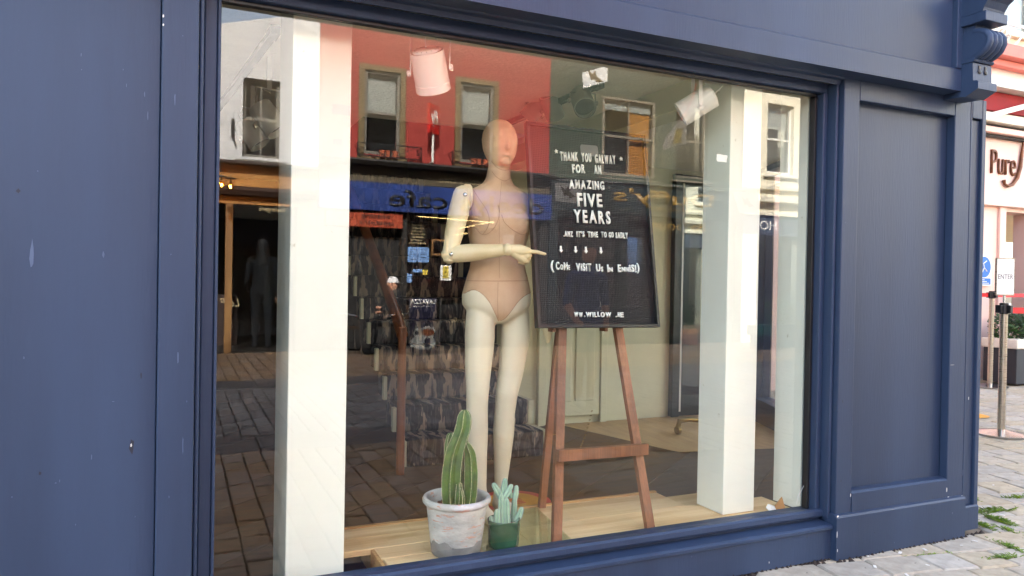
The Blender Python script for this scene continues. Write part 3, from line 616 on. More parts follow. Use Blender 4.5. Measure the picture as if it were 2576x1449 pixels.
# ================================================================== things in the window
# ---- mannequin
mq = thing('mannequin', (1.33, .45, .187), 'tan and cream female mannequin pointing at the letter board', 'mannequin')
MX, MY = 1.333, .455
def loft(mb, rings, n=28, mi=0):
    vs = []; fs = []
    for z, cx, cy_, a, b in rings:
        for k in range(n):
            t = 2*math.pi*k/n; c, s_ = math.cos(t), math.sin(t); e = 2/2.25
            vs.append((cx+a*math.copysign(abs(c)**e, c), cy_+b*math.copysign(abs(s_)**e, s_), z))
    for i in range(len(rings)-1):
        for k in range(n): fs.append((i*n+k, i*n+(k+1) % n, (i+1)*n+(k+1) % n, (i+1)*n+k))
    fs.append(tuple(range(n))); fs.append(tuple((len(rings)-1)*n+k for k in range(n))[::-1]); mb.add(vs, fs, mi)
tb = MB()
loft(tb, [(1.825, MX+.004, MY+.012, .046, .048), (1.785, MX, MY+.012, .052, .054), (1.755, MX, MY+.014, .056, .057), (1.728, MX, MY+.016, .072, .058), (1.708, MX, MY+.016, .108, .062), (1.690, MX, MY+.014, .146, .066), (1.668, MX, MY+.012, .168, .072), (1.635, MX, MY+.008, .172, .082), (1.59, MX, MY+.002, .160, .096), (1.54, MX, MY-.004, .150, .104), (1.49, MX, MY, .142, .102), (1.44, MX, MY+.004, .131, .093), (1.39, MX, MY+.006, .124, .088), (1.34, MX, MY+.004, .132, .092), (1.285, MX, MY+.004, .149, .100), (1.22, MX, MY+.008, .165, .113), (1.17, MX, MY+.010, .162, .114), (1.14, MX, MY+.008, .135, .104), (1.115, MX, MY+.004, .085, .085), (1.095, MX+.002, MY, .038, .06), (1.085, MX+.002, MY, .015, .03)])
for sx in (-1, 1): tb.ball((MX+sx*.068, MY-.060, 1.545), (.060, .050, .074), 12)
legL = [P(1213, 745, .455), P(1209, 790, .45), P(1207, 850, .44), P(1203, 930, .43), P(1201, 985, .425), P(1200, 1030, .435), P(1200, 1085, .445), P(1203, 1150, .445), P(1207, 1225, .44), P(1210, 1270, .435)]
legR = [P(1292, 745, .465), P(1296, 790, .465), P(1296, 850, .465), P(1286, 930, .465), P(1275, 990, .465), P(1270, 1035, .485), P(1267, 1085, .50), P(1264, 1150, .52), P(1260, 1215, .535), P(1258, 1255, .54)]
rl = [.050, .067, .069, .060, .052, .049, .051, .041, .031, .035]
tb.tube(legL, rl, 20); tb.tube(legR, rl, 20)
def foot(a, toe):
    h = a+Vector((0, .02, -.03)); capsule(tb, a, h, .033, .031, 16); capsule(tb, a+Vector((0, -.01, -.02)), (a+toe)/2+Vector((0, 0, -.004)), .033, .03, 16); capsule(tb, (a+toe)/2+Vector((0, 0, -.004)), toe, .031, .022, 16)
    capsule(tb, h, Vector((h.x, h.y+.006, .214)), .027, .022, 14)
tL = Vector((legL[-1].x+.01, legL[-1].y-.135, .214)); tR = Vector((legR[-1].x+.012, legR[-1].y-.13, .214))
foot(legL[-1], tL); foot(legR[-1], tR)
body = fuse('body', tb, .0065, 14)
BRIEF = [(1150, 742), (1169, 738), (1180, 732), (1190, 729), (1200, 731), (1212, 738), (1223, 749), (1232, 761), (1240, 776), (1247, 791), (1254, 807), (1259, 807), (1268, 803), (1278, 793), (1290, 777), (1300, 763), (1312, 750), (1325, 741), (1338, 735), (1360, 733)]
def topx(c): d = c-CAM; z = d.dot(_f); return 1288+FPX*d.dot(_r)/z, 724.5-FPX*d.dot(_u)/z
def pick(c):
    x, y = topx(c)
    for (xa, ya), (xb, yb) in zip(BRIEF, BRIEF[1:]):
        if xa <= x <= xb: return 0 if y < ya+(yb-ya)*(x-xa)/(xb-xa) else 1
    return 0 if y < 740 else 1
bo = skin_obj('body', body, [FABRIC, MCREAM], pick, mq)
hb = MB(); hx, hy = MX-.002, MY-.004
HT = [(0, .22), (.016, .34), (.08, .58), (.2, .80), (.365, .95), (.57, 1.0), (.73, .92), (.85, .74), (.93, .54), (.98, .28), (1, .06)]
def hw_(t):
    for (a, va), (b, vb) in zip(HT, HT[1:]):
        if t <= b: return va+(vb-va)*(t-a)/(b-a)
    return .05
hr_ = []
for i in range(29):
    t = i/28; w = hw_(t); hr_.append((1.800+.227*t, hx, hy+.022*t-.020*(1-t)*.6, .0775*w, .099*w*(1-.08*(1-t))))
loft(hb, hr_, 28); hb.ball((hx, hy-.094, 1.882), (.011, .014, .016), 10); hb.ball((hx, hy-.084, 1.902), (.007, .010, .026), 10)
hb.ball((hx, hy-.078, 1.846), (.018, .010, .006), 10); hb.ball((hx, hy-.068, 1.818), (.024, .02, .018), 10)
hb.tube([(MX+.002, MY+.01, 1.75), (MX+.002, MY+.008, 1.84)], [.052, .052], 20)
head = fuse('head', hb, .0045, 7); ho = skin_obj('head', head, [FABRIC], lambda c: 0, mq)
# stitched seams lie on the cloth
def tree(o):
    me = o.data; off = OFF[o]; return BVHTree.FromPolygons([v.co+off for v in me.vertices], [tuple(p.vertices) for p in me.polygons])
TB, TH = tree(bo), tree(ho)
def seam(pts, t, parent, r=.0009):
    path = []; n = 12
    for i in range(len(pts)-1):
        a, b, c, d = [Vector(pts[j]) for j in (max(0, i-1), i, i+1, min(len(pts)-1, i+2))]
        for k in range(n+(i == len(pts)-2)):
            t_ = k/n; q = .5*((2*b)+(c-a)*t_+(2*a-5*b+4*c-d)*t_*t_+(3*b-a-3*c+d)*t_**3)
            dr = ray(q.x, q.y).normalized(); h = t.ray_cast(CAM, dr)
            if h[0]: path.append(h[0]-dr*.0002)
    if len(path) > 2: MB().tube(path, r, 5).build('seam', SEAM, parent)
seam([(1166, 706), (1250, 707), (1336, 706)], TB, bo, .0012)
seam(BRIEF[1:11], TB, bo, .0012); seam(BRIEF[11:19], TB, bo, .0012)
seam([(1253, 710), (1252, 760), (1253, 800)], TB, bo, .0007)
seam([(1186, 470), (1205, 500), (1225, 530), (1231, 555), (1225, 575), (1214, 590)], TB, bo); seam([(1187, 560), (1200, 578), (1214, 590), (1232, 585), (1248, 565), (1256, 540), (1253, 515)], TB, bo)
seam([(1262, 540), (1270, 560), (1290, 578), (1312, 590), (1326, 586)], TB, bo); seam([(1238, 432), (1250, 446), (1268, 455), (1284, 448), (1296, 434)], TB, bo)
seam([(1262, 456), (1258, 500), (1256, 545), (1256, 620), (1256, 700)], TB, bo, .0006)
seam([(1236, 405), (1250, 421), (1268, 428), (1286, 424), (1298, 412)], TH, ho, .0009)
# jointed wooden arm
arm = MB(); S = P(1163, 492, .40); E_ = P(1131, 640, .365); Wr = P(1270, 629, .262)
sx_ = Vector((1, -.15, 0)).normalized()
MB().lathe([(.001, -.018), (.05, -.018), (.056, -.008), (.056, .012), (.05, .018), (.001, .018)], S+Vector((.032, .03, .0)), 28, axis=sx_).build('shoulder_disc', MWOOD, mq, smooth=True)
um = MB(); um.tube([S+Vector((0, 0, .045)), S+Vector((0, 0, .035)), S+Vector((0, 0, .01)), S*.7+E_*.3, S*.35+E_*.65, S*.12+E_*.88, E_, E_-Z_*.03, E_-Z_*.042], [.006, .028, .040, .046, .041, .034, .034, .026, .006], 18)
ua = um.build('upper_arm', MWOOD, mq, smooth=True)
fd = (Wr-E_).normalized()
MB().tube([E_-fd*.034, E_-fd*.02, E_+fd*.012], [.012, .03, .037], 18).build('elbow', MWOOD, mq, smooth=True)
MB().tube([E_+fd*.013, E_+fd*.03, E_+fd*.09, E_*.35+Wr*.65, Wr-fd*.006], [.036, .0385, .039, .033, .026], 18).build('forearm', MWOOD, mq, smooth=True)
MB().ball(Wr+fd*.012, .027, 10).build('wrist_ball', MWOOD, mq, smooth=True)
for q in (S+Vector((-.004, -.044, .0)), E_+Vector((-.004, -.034, 0))): MB().ball(q, .0095, 8).build('rivet', STEEL, mq, smooth=True)
hm = MB(); k0 = Wr+fd*.03; kn = P(1326, 632, .243); kl = P(1321, 655, .25); tip = P(1371, 639, .222)
capsule(hm, k0, (k0*.5+kn*.5), .022, .026); capsule(hm, k0*.5+kn*.5, kn, .026, .019); capsule(hm, k0+Vector((.01, 0, -.012)), kl+Vector((-.008, 0, .004)), .02, .019)
capsule(hm, (kn+kl)/2-fd*.02, (kn+kl)/2, .024, .019)
mid = kn+(tip-kn)*.52+Vector((0, 0, .003)); capsule(hm, kn, mid, .0098, .0092); capsule(hm, mid, tip, .0092, .0068)
for j in range(3):                                   # three curled fingers
    b0 = kn+(kl-kn)*(.34+.33*j)+Vector((.004, .0, -.002)); b1 = b0+Vector((.016-.003*j, .004, -.003)); b2 = b1+Vector((-.002, .024, -.006)); b3 = b2+Vector((-.022, .008, .001))
    capsule(hm, b0, b1, .0098, .0092, 10); capsule(hm, b1, b2, .0092, .0086, 10); capsule(hm, b2, b3, .0086, .0075, 10)
t0 = k0+Vector((.014, .016, -.014)); t1 = t0+Vector((.03, .004, -.018)); t2 = t1+Vector((.022, .0, -.002)); capsule(hm, t0, t1, .0115, .0098, 10); capsule(hm, t1, t2, .0098, .0075, 10)
skin_obj('hand', fuse('hand', hm, .0028, 4), [MWOOD], lambda c: 0, mq)
# the other arm hangs at the far side, behind the letter board
S2 = Vector((2*MX-S.x-.005, MY+.01, 1.655))
MB().tube([S2+Z_*.045, S2+Z_*.03, S2, S2+Vector((.025, .02, -.15)), S2+Vector((.035, .03, -.28)), S2+Vector((.036, .02, -.31))], [.008, .03, .042, .044, .035, .03], 16).build('upper_arm', MWOOD, mq, smooth=True)
MB().tube([S2+Vector((.036, .02, -.315)), S2+Vector((.05, -.0, -.42)), S2+Vector((.055, -.02, -.53)), S2+Vector((.055, -.03, -.60)), S2+Vector((.055, -.04, -.66))], [.034, .037, .026, .026, .008], 16).build('forearm', MWOOD, mq, smooth=True)
gb_ = thing('glass_base', (1.4, .3, .19), 'flat green tinted glass plate under the mannequin', 'glass plate')
MB().add([(1.13, .045, .1945), (1.53, .075, .1945), (1.585, .53, .1945), (1.18, .54, .1945), (1.13, .045, .188), (1.53, .075, .188), (1.585, .53, .188), (1.18, .54, .188)], [(0, 1, 2, 3), (4, 7, 6, 5), (0, 4, 5, 1), (1, 5, 6, 2), (2, 6, 7, 3), (3, 7, 4, 0)]).build('plate', PLATE, gb_)

# ---- easel
ez = thing('easel', (1.65, .2, .187), 'reddish brown wooden easel holding the black letter board', 'easel')
fl_, fr_ = Vector((1.452, .06, .1885)), Vector((1.925, .066, .1885)); apx = Vector((1.66, .565, 2.1))
def easel_leg(f, top, w, d): MB().bar(f, top, w, d, up=Vector((1, 0, 0))).build('leg', EASELW, ez)
def through(f, p, z): return f+(p-f)*((z-f.z)/(p.z-f.z))
lt = through(fl_, P(1412, 860, .275), 1.95); rt = through(fr_, P(1556, 840, .275), 1.95)
def leg(f, t, w, d):
    z = (t-f).normalized(); y = Vector((1, 0, 0)).cross(z).normalized()*-1; x = y.cross(z); m = MB(); m.obox((f+t)/2, x, y, z, w/2, d/2, (t-f).length/2); return m.build('leg', EASELW, ez)
leg(fl_, lt, .040, .026); leg(fr_, rt, .040, .026)
rf = Vector((1.615, .525, .1885)); leg(rf, through(rf, P(1394, 960, .53), 1.9), .034, .024)
q0, q1 = P(1403, 1146, .112), P(1627, 1129, .112)
cbm = MB(); xd = (q1-q0).normalized(); yd = Vector((0, 1, 0)); cbm.obox((q0+q1)/2, xd, yd, xd.cross(yd), (q1-q0).length/2, .014, .024); cbm.build('crossbar', EASELW, ez)
for xx in (1.53, 1.80): MB().bar((xx, .262, 1.066), (xx, .31, 1.066), .016, .016).build('peg', EASELW, ez)
ch = MB(); ca_, cb_ = Vector((1.49, .17, .62)), Vector((1.83, .43, .66))
for k in range(34):
    t = k/33; c = ca_*(1-t)+cb_*t; c.z -= .16*4*t*(1-t); n = Vector((.34, .26, 0)).normalized()
    pts = [c+n*(.008*math.cos(a))+(Z_ if k % 2 else n.cross(Z_))*(.0045*math.sin(a)) for a in [2*math.pi*j/8 for j in range(9)]]
    ch.tube(pts, .0012, 5, False)
ch.build('chain', BRASS, ez)
# ---- letter board
B0 = Vector((1.435, .25, 1.078)); BX = Vector((.6445, 0, -.003)).normalized(); BZ = Vector((-.001, .152, .93)).normalized(); BW, BH = .645, .945
BN = BX.cross(BZ).normalized()                        # towards the street
lb = thing('letter_board', tuple(B0+BX*BW/2), 'black framed peg letter board with white letters leaning on the easel', 'sign')
pb = bpy.data.objects.new('peg_panel', MB().box(0, BW, .006, .018, 0, BH).mesh('peg_panel', PEG)); COL.objects.link(pb); pb.parent = lb
pb.matrix_basis = Matrix.Translation(B0-OFF[lb]) @ Matrix((BX, -BN, BZ)).transposed().to_4x4(); OFF[pb] = OFF[lb]
def fb(u0, u1, v0, v1):
    m = MB(); c = B0+BX*((u0+u1)/2)+BZ*((v0+v1)/2)+BN*.0; m.obox(c, BX, BN, BZ, (u1-u0)/2, .016, (v1-v0)/2); m.build('frame_bar', BLACKF, lb)
fb(0, .014, 0, BH); fb(BW-.014, BW, 0, BH); fb(.0142, BW-.0142, 0, .014); fb(.0142, BW-.0142, BH-.014, BH)
def onb(cx, cy):                                     # crop position of the photograph -> board coordinates
    px, py = (2000+cx/1.525)/1.5652, (400+cy/1.525)/1.5652; d = ray(px, py); o = B0-BN*.006; t = (o-CAM).dot(BN)/d.dot(BN); h = CAM+d*t-B0; return h.dot(BX), h.dot(BZ)
LET = [('THANK', 318, 352, 423, 355, 50), ('YOU', 446, 357, 503, 361, 48), ('GALWAY', 527, 364, 648, 373, 48), ('FOR', 390, 425, 465, 427, 48), ('AN', 522, 431, 562, 433, 48), ('AMAZING', 372, 518, 580, 526, 48), ('FIVE', 420, 624, 568, 630, 74), ('YEARS', 398, 722, 617, 730, 72),
       ('.ANZ', 335, 808, 390, 810, 30), ("IT'S", 413, 810, 460, 811, 31), ('TIME', 480, 812, 540, 813, 31), ('TO', 562, 813, 593, 814, 31), ('GO', 607, 814, 635, 815, 31), ('SADLY', 648, 816, 720, 818, 32),
       ('(', 257, 1012, 277, 1012, 62), ('CoMe', 288, 1008, 372, 1011, 44), ('ViSiT', 410, 1014, 500, 1016, 44), ('Us', 530, 1018, 570, 1020, 42), ('In', 597, 1020, 628, 1021, 42), ('EnniS!', 660, 1018, 770, 1020, 42), (')', 774, 1018, 788, 1018, 54),
       ('WW', 398, 1290, 446, 1290, 26), ('.WILLOW', 456, 1290, 617, 1290, 28), ('.iE', 645, 1290, 692, 1290, 27)]
CW = {}
def natw(c):
    if c not in CW:
        cu = bpy.data.curves.new('w', 'FONT'); cu.body = c; cu.size = 1; cu.offset = .03; ob = bpy.data.objects.new('w', cu); COL.objects.link(ob); dg = bpy.context.evaluated_depsgraph_get(); dg.update()
        me = bpy.data.meshes.new_from_object(ob.evaluated_get(dg)); bpy.data.objects.remove(ob); xs = [v.co.x for v in me.vertices]; CW[c] = max(xs)-min(xs)
    return CW[c]
for s_, xa, ya, xb, yb, h_ in LET:
    u0, v0 = onb(xa, ya); u1, v1 = onb(xb, yb); _, vt = onb(xa, ya-h_); H_ = vt-v0; items = []
    for c in s_:
        cc, k = {'e': ('E', .62), 'n': ('N', .62), 'o': ('O', .68), 's': ('S', .66)}.get(c, (c, 1)); items.append((cc, k, natw(cc)*k))
    gap = (u1-u0)*.26/max(1, len(s_)); kx = ((u1-u0)-gap*(len(s_)-1))/sum(i[2] for i in items); uu = u0
    for cc, k, w in items:
        vv = v0+(v1-v0)*(uu-u0)/(u1-u0)+random.uniform(-.0012, .0012); hh = H_*k
        if cc in '()': vv += hh*.12; hh *= .8
        text('letter', cc, LETTER, lb, B0+BX*uu+BZ*vv-BN*.0055, BX, BZ, hh, w*kx, .006, bold=.03); uu += w*kx+gap
def star(cx, cy):
    u, v = onb(cx, cy); poly = []
    for k in range(10): a = math.pi/2+k*math.pi/5+.15; r = .0105 if k % 2 == 0 else .0045; poly.append((u+r*math.cos(a), v+r*math.sin(a)))
    MB().plate(poly, B0+BN*.0, BX, BZ, .006).build('star', LETTER, lb)
star(293, 300); star(682, 342)
for cx, cy in ((318, 885), (406, 887), (468, 889), (558, 891)):
    u, v = onb(cx, cy); poly = [(u+a*.0011, v+b*.0011) for a, b in ((0, -15), (9, -4), (3.5, -4), (3.5, 13), (-3.5, 13), (-3.5, -4), (-9, -4))]
    MB().plate(poly, B0+BN*.0, BX, BZ, .006).build('arrow', LETTER, lb)

# ---- pots and cacti
pc = Vector((1.03, .125, .1875)); kp = thing('cactus_pot', tuple(pc), 'whitewashed clay pot with worn pink patches holding the tall green cactus', 'pot')
MB().lathe([(.001, 0), (.094, 0), (.098, .006), (.1045, .05), (.112, .11), (.1195, .175), (.122, .196)], pc, 48, mi=0).build('pot_wall', POTW, kp, smooth=50)
pf_ = MB().lathe([(.0945, .0003), (.0986, .006), (.1049, .05), (.1056, .055)], pc, 48)
for i_ in range(144, 192):
    dz = .014*math.sin(i_*.41)+.008*math.sin(i_*1.3+1); v_ = pf_.v[i_]; v_.z += dz; rr_ = (.1052+.0075/.06*dz)/.1056; v_.x = pc.x+(v_.x-pc.x)*rr_; v_.y = pc.y+(v_.y-pc.y)*rr_
pf_.build('pot_foot', POTB, kp, smooth=50)
MB().lathe([(.122, .1962), (.130, .200), (.137, .208), (.138, .217), (.134, .226), (.125, .228), (.117, .222), (.113, .205), (.110, .17), (.105, .168)], pc, 48).build('pot_rim', POTW, kp, smooth=50)
MB().lathe([(.001, .176), (.06, .18), (.1125, .172)], pc, 32).build('soil', GRAVEL, kp)
gm = MB(); rg = random.Random(5)
for _ in range(130):
    a, r = rg.uniform(0, 6.28), .105*math.sqrt(rg.random()); gm.ball(pc+Vector((r*math.cos(a), r*math.sin(a), .180)), (rg.uniform(.004, .01), rg.uniform(.004, .01), rg.uniform(.003, .007)), 4)
gm.build('grit', GRAVEL, kp)['kind'] = 'stuff'
kt = thing('cactus', tuple(pc+Z_*.17), 'tall ribbed green column cactus with several stems in the whitewashed pot', 'cactus')
def stem(pts, rs, ribs=5, phase=0.0, mats=(CACT, SPINE), sp=.0055, depth=.44):
    pts = [Vector(p) for p in pts]; P2 = []; R2 = []                       # resample smoothly
    for i in range(len(pts)-1):
        for t in (0, .2, .4, .6, .8):
            a, b, c, d = pts[max(0, i-1)], pts[i], pts[i+1], pts[min(len(pts)-1, i+2)]
            P2.append(.5*((2*b)+(c-a)*t+(2*a-5*b+4*c-d)*t*t+(3*b-a-3*c+d)*t**3)); R2.append(rs[i]+(rs[i+1]-rs[i])*t)
    P2.append(pts[-1]); R2.append(rs[-1])
    t_ = (P2[-1]-P2[-2]).normalized(); r0 = R2[-1]
    for j in range(1, 6): P2.append(pts[-1]+t_*r0*1.3*math.sin(j*math.pi/10)); R2.append(max(.001, r0*math.cos(j*math.pi/10)))
    sh = lambda a: 1-depth*(.5-.5*math.cos(ribs*(a+phase)))**.7
    m = MB(); n = ribs*8; m.tube(P2, R2, n, True, shape=sh); o = m.build('stem', mats[0], kt if mats[0] is CACT else st_, smooth=60)
    s = MB(); rings = len(P2)
    for k in range(ribs):
        col = round((-phase/(2*math.pi)*n)+k*8) % n; path = [m.v[i*n+col] for i in range(rings-1)]
        cen = [P2[i] for i in range(rings-1)]; acc = 0; last = None
        for i in range(len(path)-1):
            L_ = (path[i+1]-path[i]).length; q = 0
            while acc < L_:
                t = acc/L_; p = path[i]+(path[i+1]-path[i])*t; nrm = (p-cen[i]); nrm.normalize()
                s.ball(p+nrm*.0004, (.0015, .0015, .002), 3); acc += sp
            acc -= L_
    s.build('spine_rows', mats[1], o)['kind'] = 'stuff'; return o
Y0 = .115
def cp(px, py, y): return P(px, py, y)
stem([cp(1141, 1285, Y0), cp(1137, 1240, Y0), cp(1138, 1190, Y0), cp(1145, 1140, Y0-.002), cp(1158, 1100, Y0-.004), cp(1166, 1075, Y0-.004), cp(1168, 1056, Y0-.004)], [.038, .043, .043, .040, .034, .033, .031], 6, .5)
stem([cp(1176, 1285, Y0-.01), cp(1182, 1240, Y0-.012), cp(1184, 1190, Y0-.01), cp(1182, 1145, Y0-.008), cp(1178, 1130, Y0-.008)], [.026, .031, .032, .027, .022], 6, .2)
stem([cp(1128, 1285, Y0+.06), cp(1130, 1200, Y0+.06), cp(1131, 1130, Y0+.055), cp(1133, 1103, Y0+.05)], [.022, .024, .022, .018], 5, .9)
stem([cp(1164, 1285, Y0+.03), cp(1167, 1220, Y0+.035), cp(1168, 1160, Y0+.04), cp(1170, 1120, Y0+.04)], [.018, .022, .022, .018], 5, .1)
stem([cp(1152, 1285, Y0-.03), cp(1155, 1250, Y0-.032), cp(1155, 1222, Y0-.03)], [.012, .016, .011], 5, .3)
stem([cp(1160, 1285, Y0-.02), cp(1161, 1255, Y0-.03), cp(1158, 1232, Y0-.03)], [.010, .013, .009], 5, .0)
gc = Vector((1.224, .092, .1955)); gpot = thing('green_pot', tuple(gc), 'small dark green glazed pot holding the pale mint succulent', 'pot')
MB().lathe([(.001, 0), (.052, 0), (.058, .004), (.0605, .02), (.0635, .10), (.0642, .112), (.0625, .1145), (.0600, .112), (.0585, .09), (.001, .088)], gc, 40, oval=1.06).build('pot_wall', GREENP, gpot, smooth=50)
MB().lathe([(.001, .0905), (.058, .0895)], gc, 24).build('soil', SOIL, gpot)
st_ = thing('succulent', tuple(gc+Z_*.09), 'pale mint bristly succulent with many stubby stems in the green pot', 'succulent')
YS = .095
for pts, r in ((((1262, 1330), (1262, 1290), (1262, 1252)), .013), (((1262, 1256), (1252, 1236), (1244, 1222)), .0105), (((1264, 1250), (1268, 1230), (1270, 1212)), .011), (((1268, 1252), (1277, 1240), (1284, 1226)), .0105), (((1292, 1330), (1293, 1296), (1294, 1262)), .0105), (((1295, 1258), (1298, 1240), (1299, 1228)), .009), (((1278, 1330), (1275, 1290), (1274, 1262)), .012), (((1296, 1312), (1306, 1298), (1311, 1284)), .011), (((1251, 1332), (1250, 1310), (1251, 1290)), .012), (((1246, 1334), (1240, 1318), (1236, 1306)), .0105), (((1272, 1336), (1272, 1318), (1273, 1302)), .011), (((1286, 1252), (1284, 1244), (1282, 1234)), .009)):
    yy = YS+random.uniform(-.022, .022); stem([P(a, b, yy) for a, b in pts], [r*1.05, r*1.25, r*1.0], 6, random.random(), (SUCC, SUCD), .0045, .3)

# ---- spotlights and tracks under the ceiling
def spot(c, ax, m, r, l, mount, label, yoke=X_, cable=True, group='track spotlights'):
    """can lamp: centre, axis towards its lens"""
    c = Vector(c); ax = Vector(ax).normalized(); t = thing('spotlight', tuple(c), label, 'spotlight', group)
    MB().lathe([(r*.86, -l*.5+.002), (r*.98, -l*.5), (r, -l*.44), (r, l*.30), (r*1.02, l*.305), (r*1.02, l*.5), (r*.93, l*.5), (r*.88, l*.2), (r*.1, l*.12)], c, 36, axis=ax).build('can', m, t, smooth=40)
    MB().lathe([(r*.83, -l*.5+.001), (r*.76, -l*.53), (r*.5, -l*.56), (.001, -l*.56)], c, 36, axis=ax).build('vented_back', m, t, smooth=50)
    MB().lathe([(.001, l*.30), (r*.90, l*.31)], c, 30, axis=ax).build('lens', DARKIN, t)
    for k in range(14):
        a = 2*math.pi*k/14; e = ax.orthogonal().normalized(); g = ax.cross(e); d = e*math.cos(a)+g*math.sin(a)
        MB().bar(c+ax*(-l*.545)+d*r*.52, c+ax*(-l*.528)+d*r*.72, .003, .0025).build('vent_slot', BLACKM, t)
    yk = (yoke-ax*yoke.dot(ax)).normalized(); mt = Vector(mount); y = MB()
    for s_ in (-1, 1):
        p = c+yk*s_*(r+.010); q = Vector((p.x, p.y, min(mt.z-.03, p.z+.14))); y.bar(p-Z_*.008, q, .016, .004, up=yk)
        MB().lathe([(.001, .0), (.013, .0), (.013, .010), (.009, .012), (.001, .012)], c+yk*s_*(r+.012), 14, axis=yk*s_).build('knob', m, t, smooth=40)
    qa, qb = [Vector(((c+yk*s_*(r+.010)).x, (c+yk*s_*(r+.010)).y, min(mt.z-.03, c.z+.14))) for s_ in (-1, 1)]
    y.bar(qa, qb, .016, .004); y.bar((qa+qb)/2, Vector(((qa.x+qb.x)/2, (qa.y+qb.y)/2, mt.z)), .022, .022); y.build('yoke', m, t)
    if cable:
        b = c-ax*l*.55; MB().tube([b, b-ax*.03+Z_*.01, b-ax*.05+yk*.03+Z_*.035, (qa+qb)/2*.6+b*.4+yk*.03, (qa+qb)/2+Z_*.02], .0028, 6).build('cable', m, t, smooth=True)
    return t
def tracks(a, b, label):
    t = thing('light_track', tuple(a), label, 'light track', 'black lighting tracks'); a, b = Vector(a), Vector(b); MB().bar(a, b, .034, .03).build('rail', BLACKM, t)
    MB().bar(a+(b-a)*.0, a+(b-a)*.06, .042, .036).build('end_cap', BLACKM, t); return t
tracks((.66, .13, 2.333), (1.2, .13, 2.333), 'short black track above the large white spotlight nearest the glass')
tracks((2.02, .72, 2.333), (1.98, 1.95, 2.333), 'black track carrying the grey spotlight above the letter board')
tracks((1.7, .135, 2.333), (2.34, .135, 2.333), 'black track above the tilted white spotlight by the right column')
tracks((.36, .62, 2.333), (.20, 2.4, 2.333), 'black track seen through the gap left of the white column')
spot(P(1082, 178, .13), (.40, .50, -1), LAMPW, .068, .156, (0, 0, 2.32), 'large upright white spotlight hanging left of the mannequin head', Vector((.95, -.31, 0)))
spot(P(1466, 256, .78), (-.22, -.75, -.62), LAMPG, .058, .155, (0, 0, 2.32), 'grey spotlight facing the street above the letter board', Vector((1, -.2, 0)))
spot(P(1752, 264, .12), (-.66, .50, -.50), LAMPW, .058, .165, (0, 0, 2.32), 'white spotlight tilted to the left beside the right hand column', Vector((.15, -1, 0)))
spot(P(1345, 275, 1.35), (-.5, .4, -.7), LAMPG, .055, .15, (0, 0, 2.32), 'pale spotlight at the far end of the track behind the board', Vector((1, 0, 0)))
spot(P(1388, 268, 1.2), (.5, .3, -.7), LAMPG, .055, .15, (0, 0, 2.32), 'pale spotlight second from the far end of the track behind the board', Vector((1, 0, 0)))
spot(P(676, 300, 1.0), (.5, -.2, -.7), LAMPW, .058, .15, (0, 0, 2.32), 'upper white spotlight in the gap left of the white column', Vector((1, 0, 0)))
spot(P(634, 338, 1.6), (.5, -.2, -.7), LAMPW, .058, .15, (0, 0, 2.32), 'lower white spotlight in the gap left of the white column', Vector((1, 0, 0)))
# ---- tape and scraps
def scrap(px, py, w, h, yy, label, m=PAPER, name='flat_patch', seed=0, group='tape scraps on glass and column'):
    a = P(px, py, yy); rg = random.Random(seed); n = 12; poly = []
    for k in range(n):
        t = k/n*4; e = int(t); f = t-e; u, v = [(-1+2*f, -1), (1, -1+2*f), (1-2*f, 1), (-1, 1-2*f)][e]; poly.append((u*w/2*(1+rg.uniform(-.12, .04)), v*h/2*(1+rg.uniform(-.12, .06))))
    o = MB().plate(poly, a, X_, Z_, .0012).build(name, m, None, loc=tuple(a)); return tag(o, label, 'tape', group)
scrap(859, 276, .07, .038, .1095, 'wide cream tape scrap near the top of the left white column', seed=1)
scrap(849, 357, .035, .022, .1095, 'small pale tape scrap lower on the left white column', seed=2)
scrap(1816, 398, .06, .034, .0125, 'pale tape scrap inside the glass left of the right column', seed=3)
u0_, v0_ = onb(443, 322); u1_, v1_ = onb(545, 264); ts = MB().plate([(u0_, v0_), (u1_, v0_+.002), (u1_-.002, v1_-.006), (u1_-.01, v1_), (u0_+.006, v1_-.002), (u0_-.001, v1_-.01)], B0-BN*.0048, BX, BZ, .0006).build('flat_patch', GTEXT, None, loc=tuple(B0+BX*u0_+BZ*v0_))
tag(ts, 'grey patch on the letter board behind the word YOU', 'tape', 'tape scraps on glass and column')  # flat grey patch set on the board behind the letters
wd = thing('wood_offcut', (2.70, .09, .1875), 'small triangular wood offcut in the right corner of the window', 'wood offcut')
MB().plate([(-.05, 0), (.035, 0), (.03, .055)], (2.70, .085, .188), X_, Vector((0, .3, 1)).normalized(), .006).build('offcut', KRAFT, wd)
pp_ = thing('paper_scrap', (2.64, .08, .1875), 'crumpled white paper scrap beside the wood offcut', 'paper')
MB().add([(2.625, .075, .189), (2.665, .07, .19), (2.67, .09, .205), (2.64, .10, .216), (2.62, .095, .2), (2.645, .085, .212)], [(0, 1, 5), (1, 2, 5), (2, 3, 5), (3, 4, 5), (4, 0, 5)]).build('paper', PAPER, pp_)
cp_ = [P(2030, 1213, -.0008), P(2022, 1222, -.0008), P(2014, 1238, -.0008), P(2007, 1250, -.0008), P(2004, 1268, -.0008)]
MB().tube(cp_, .0011, 5).build('glass_crack', PAPER, shop)

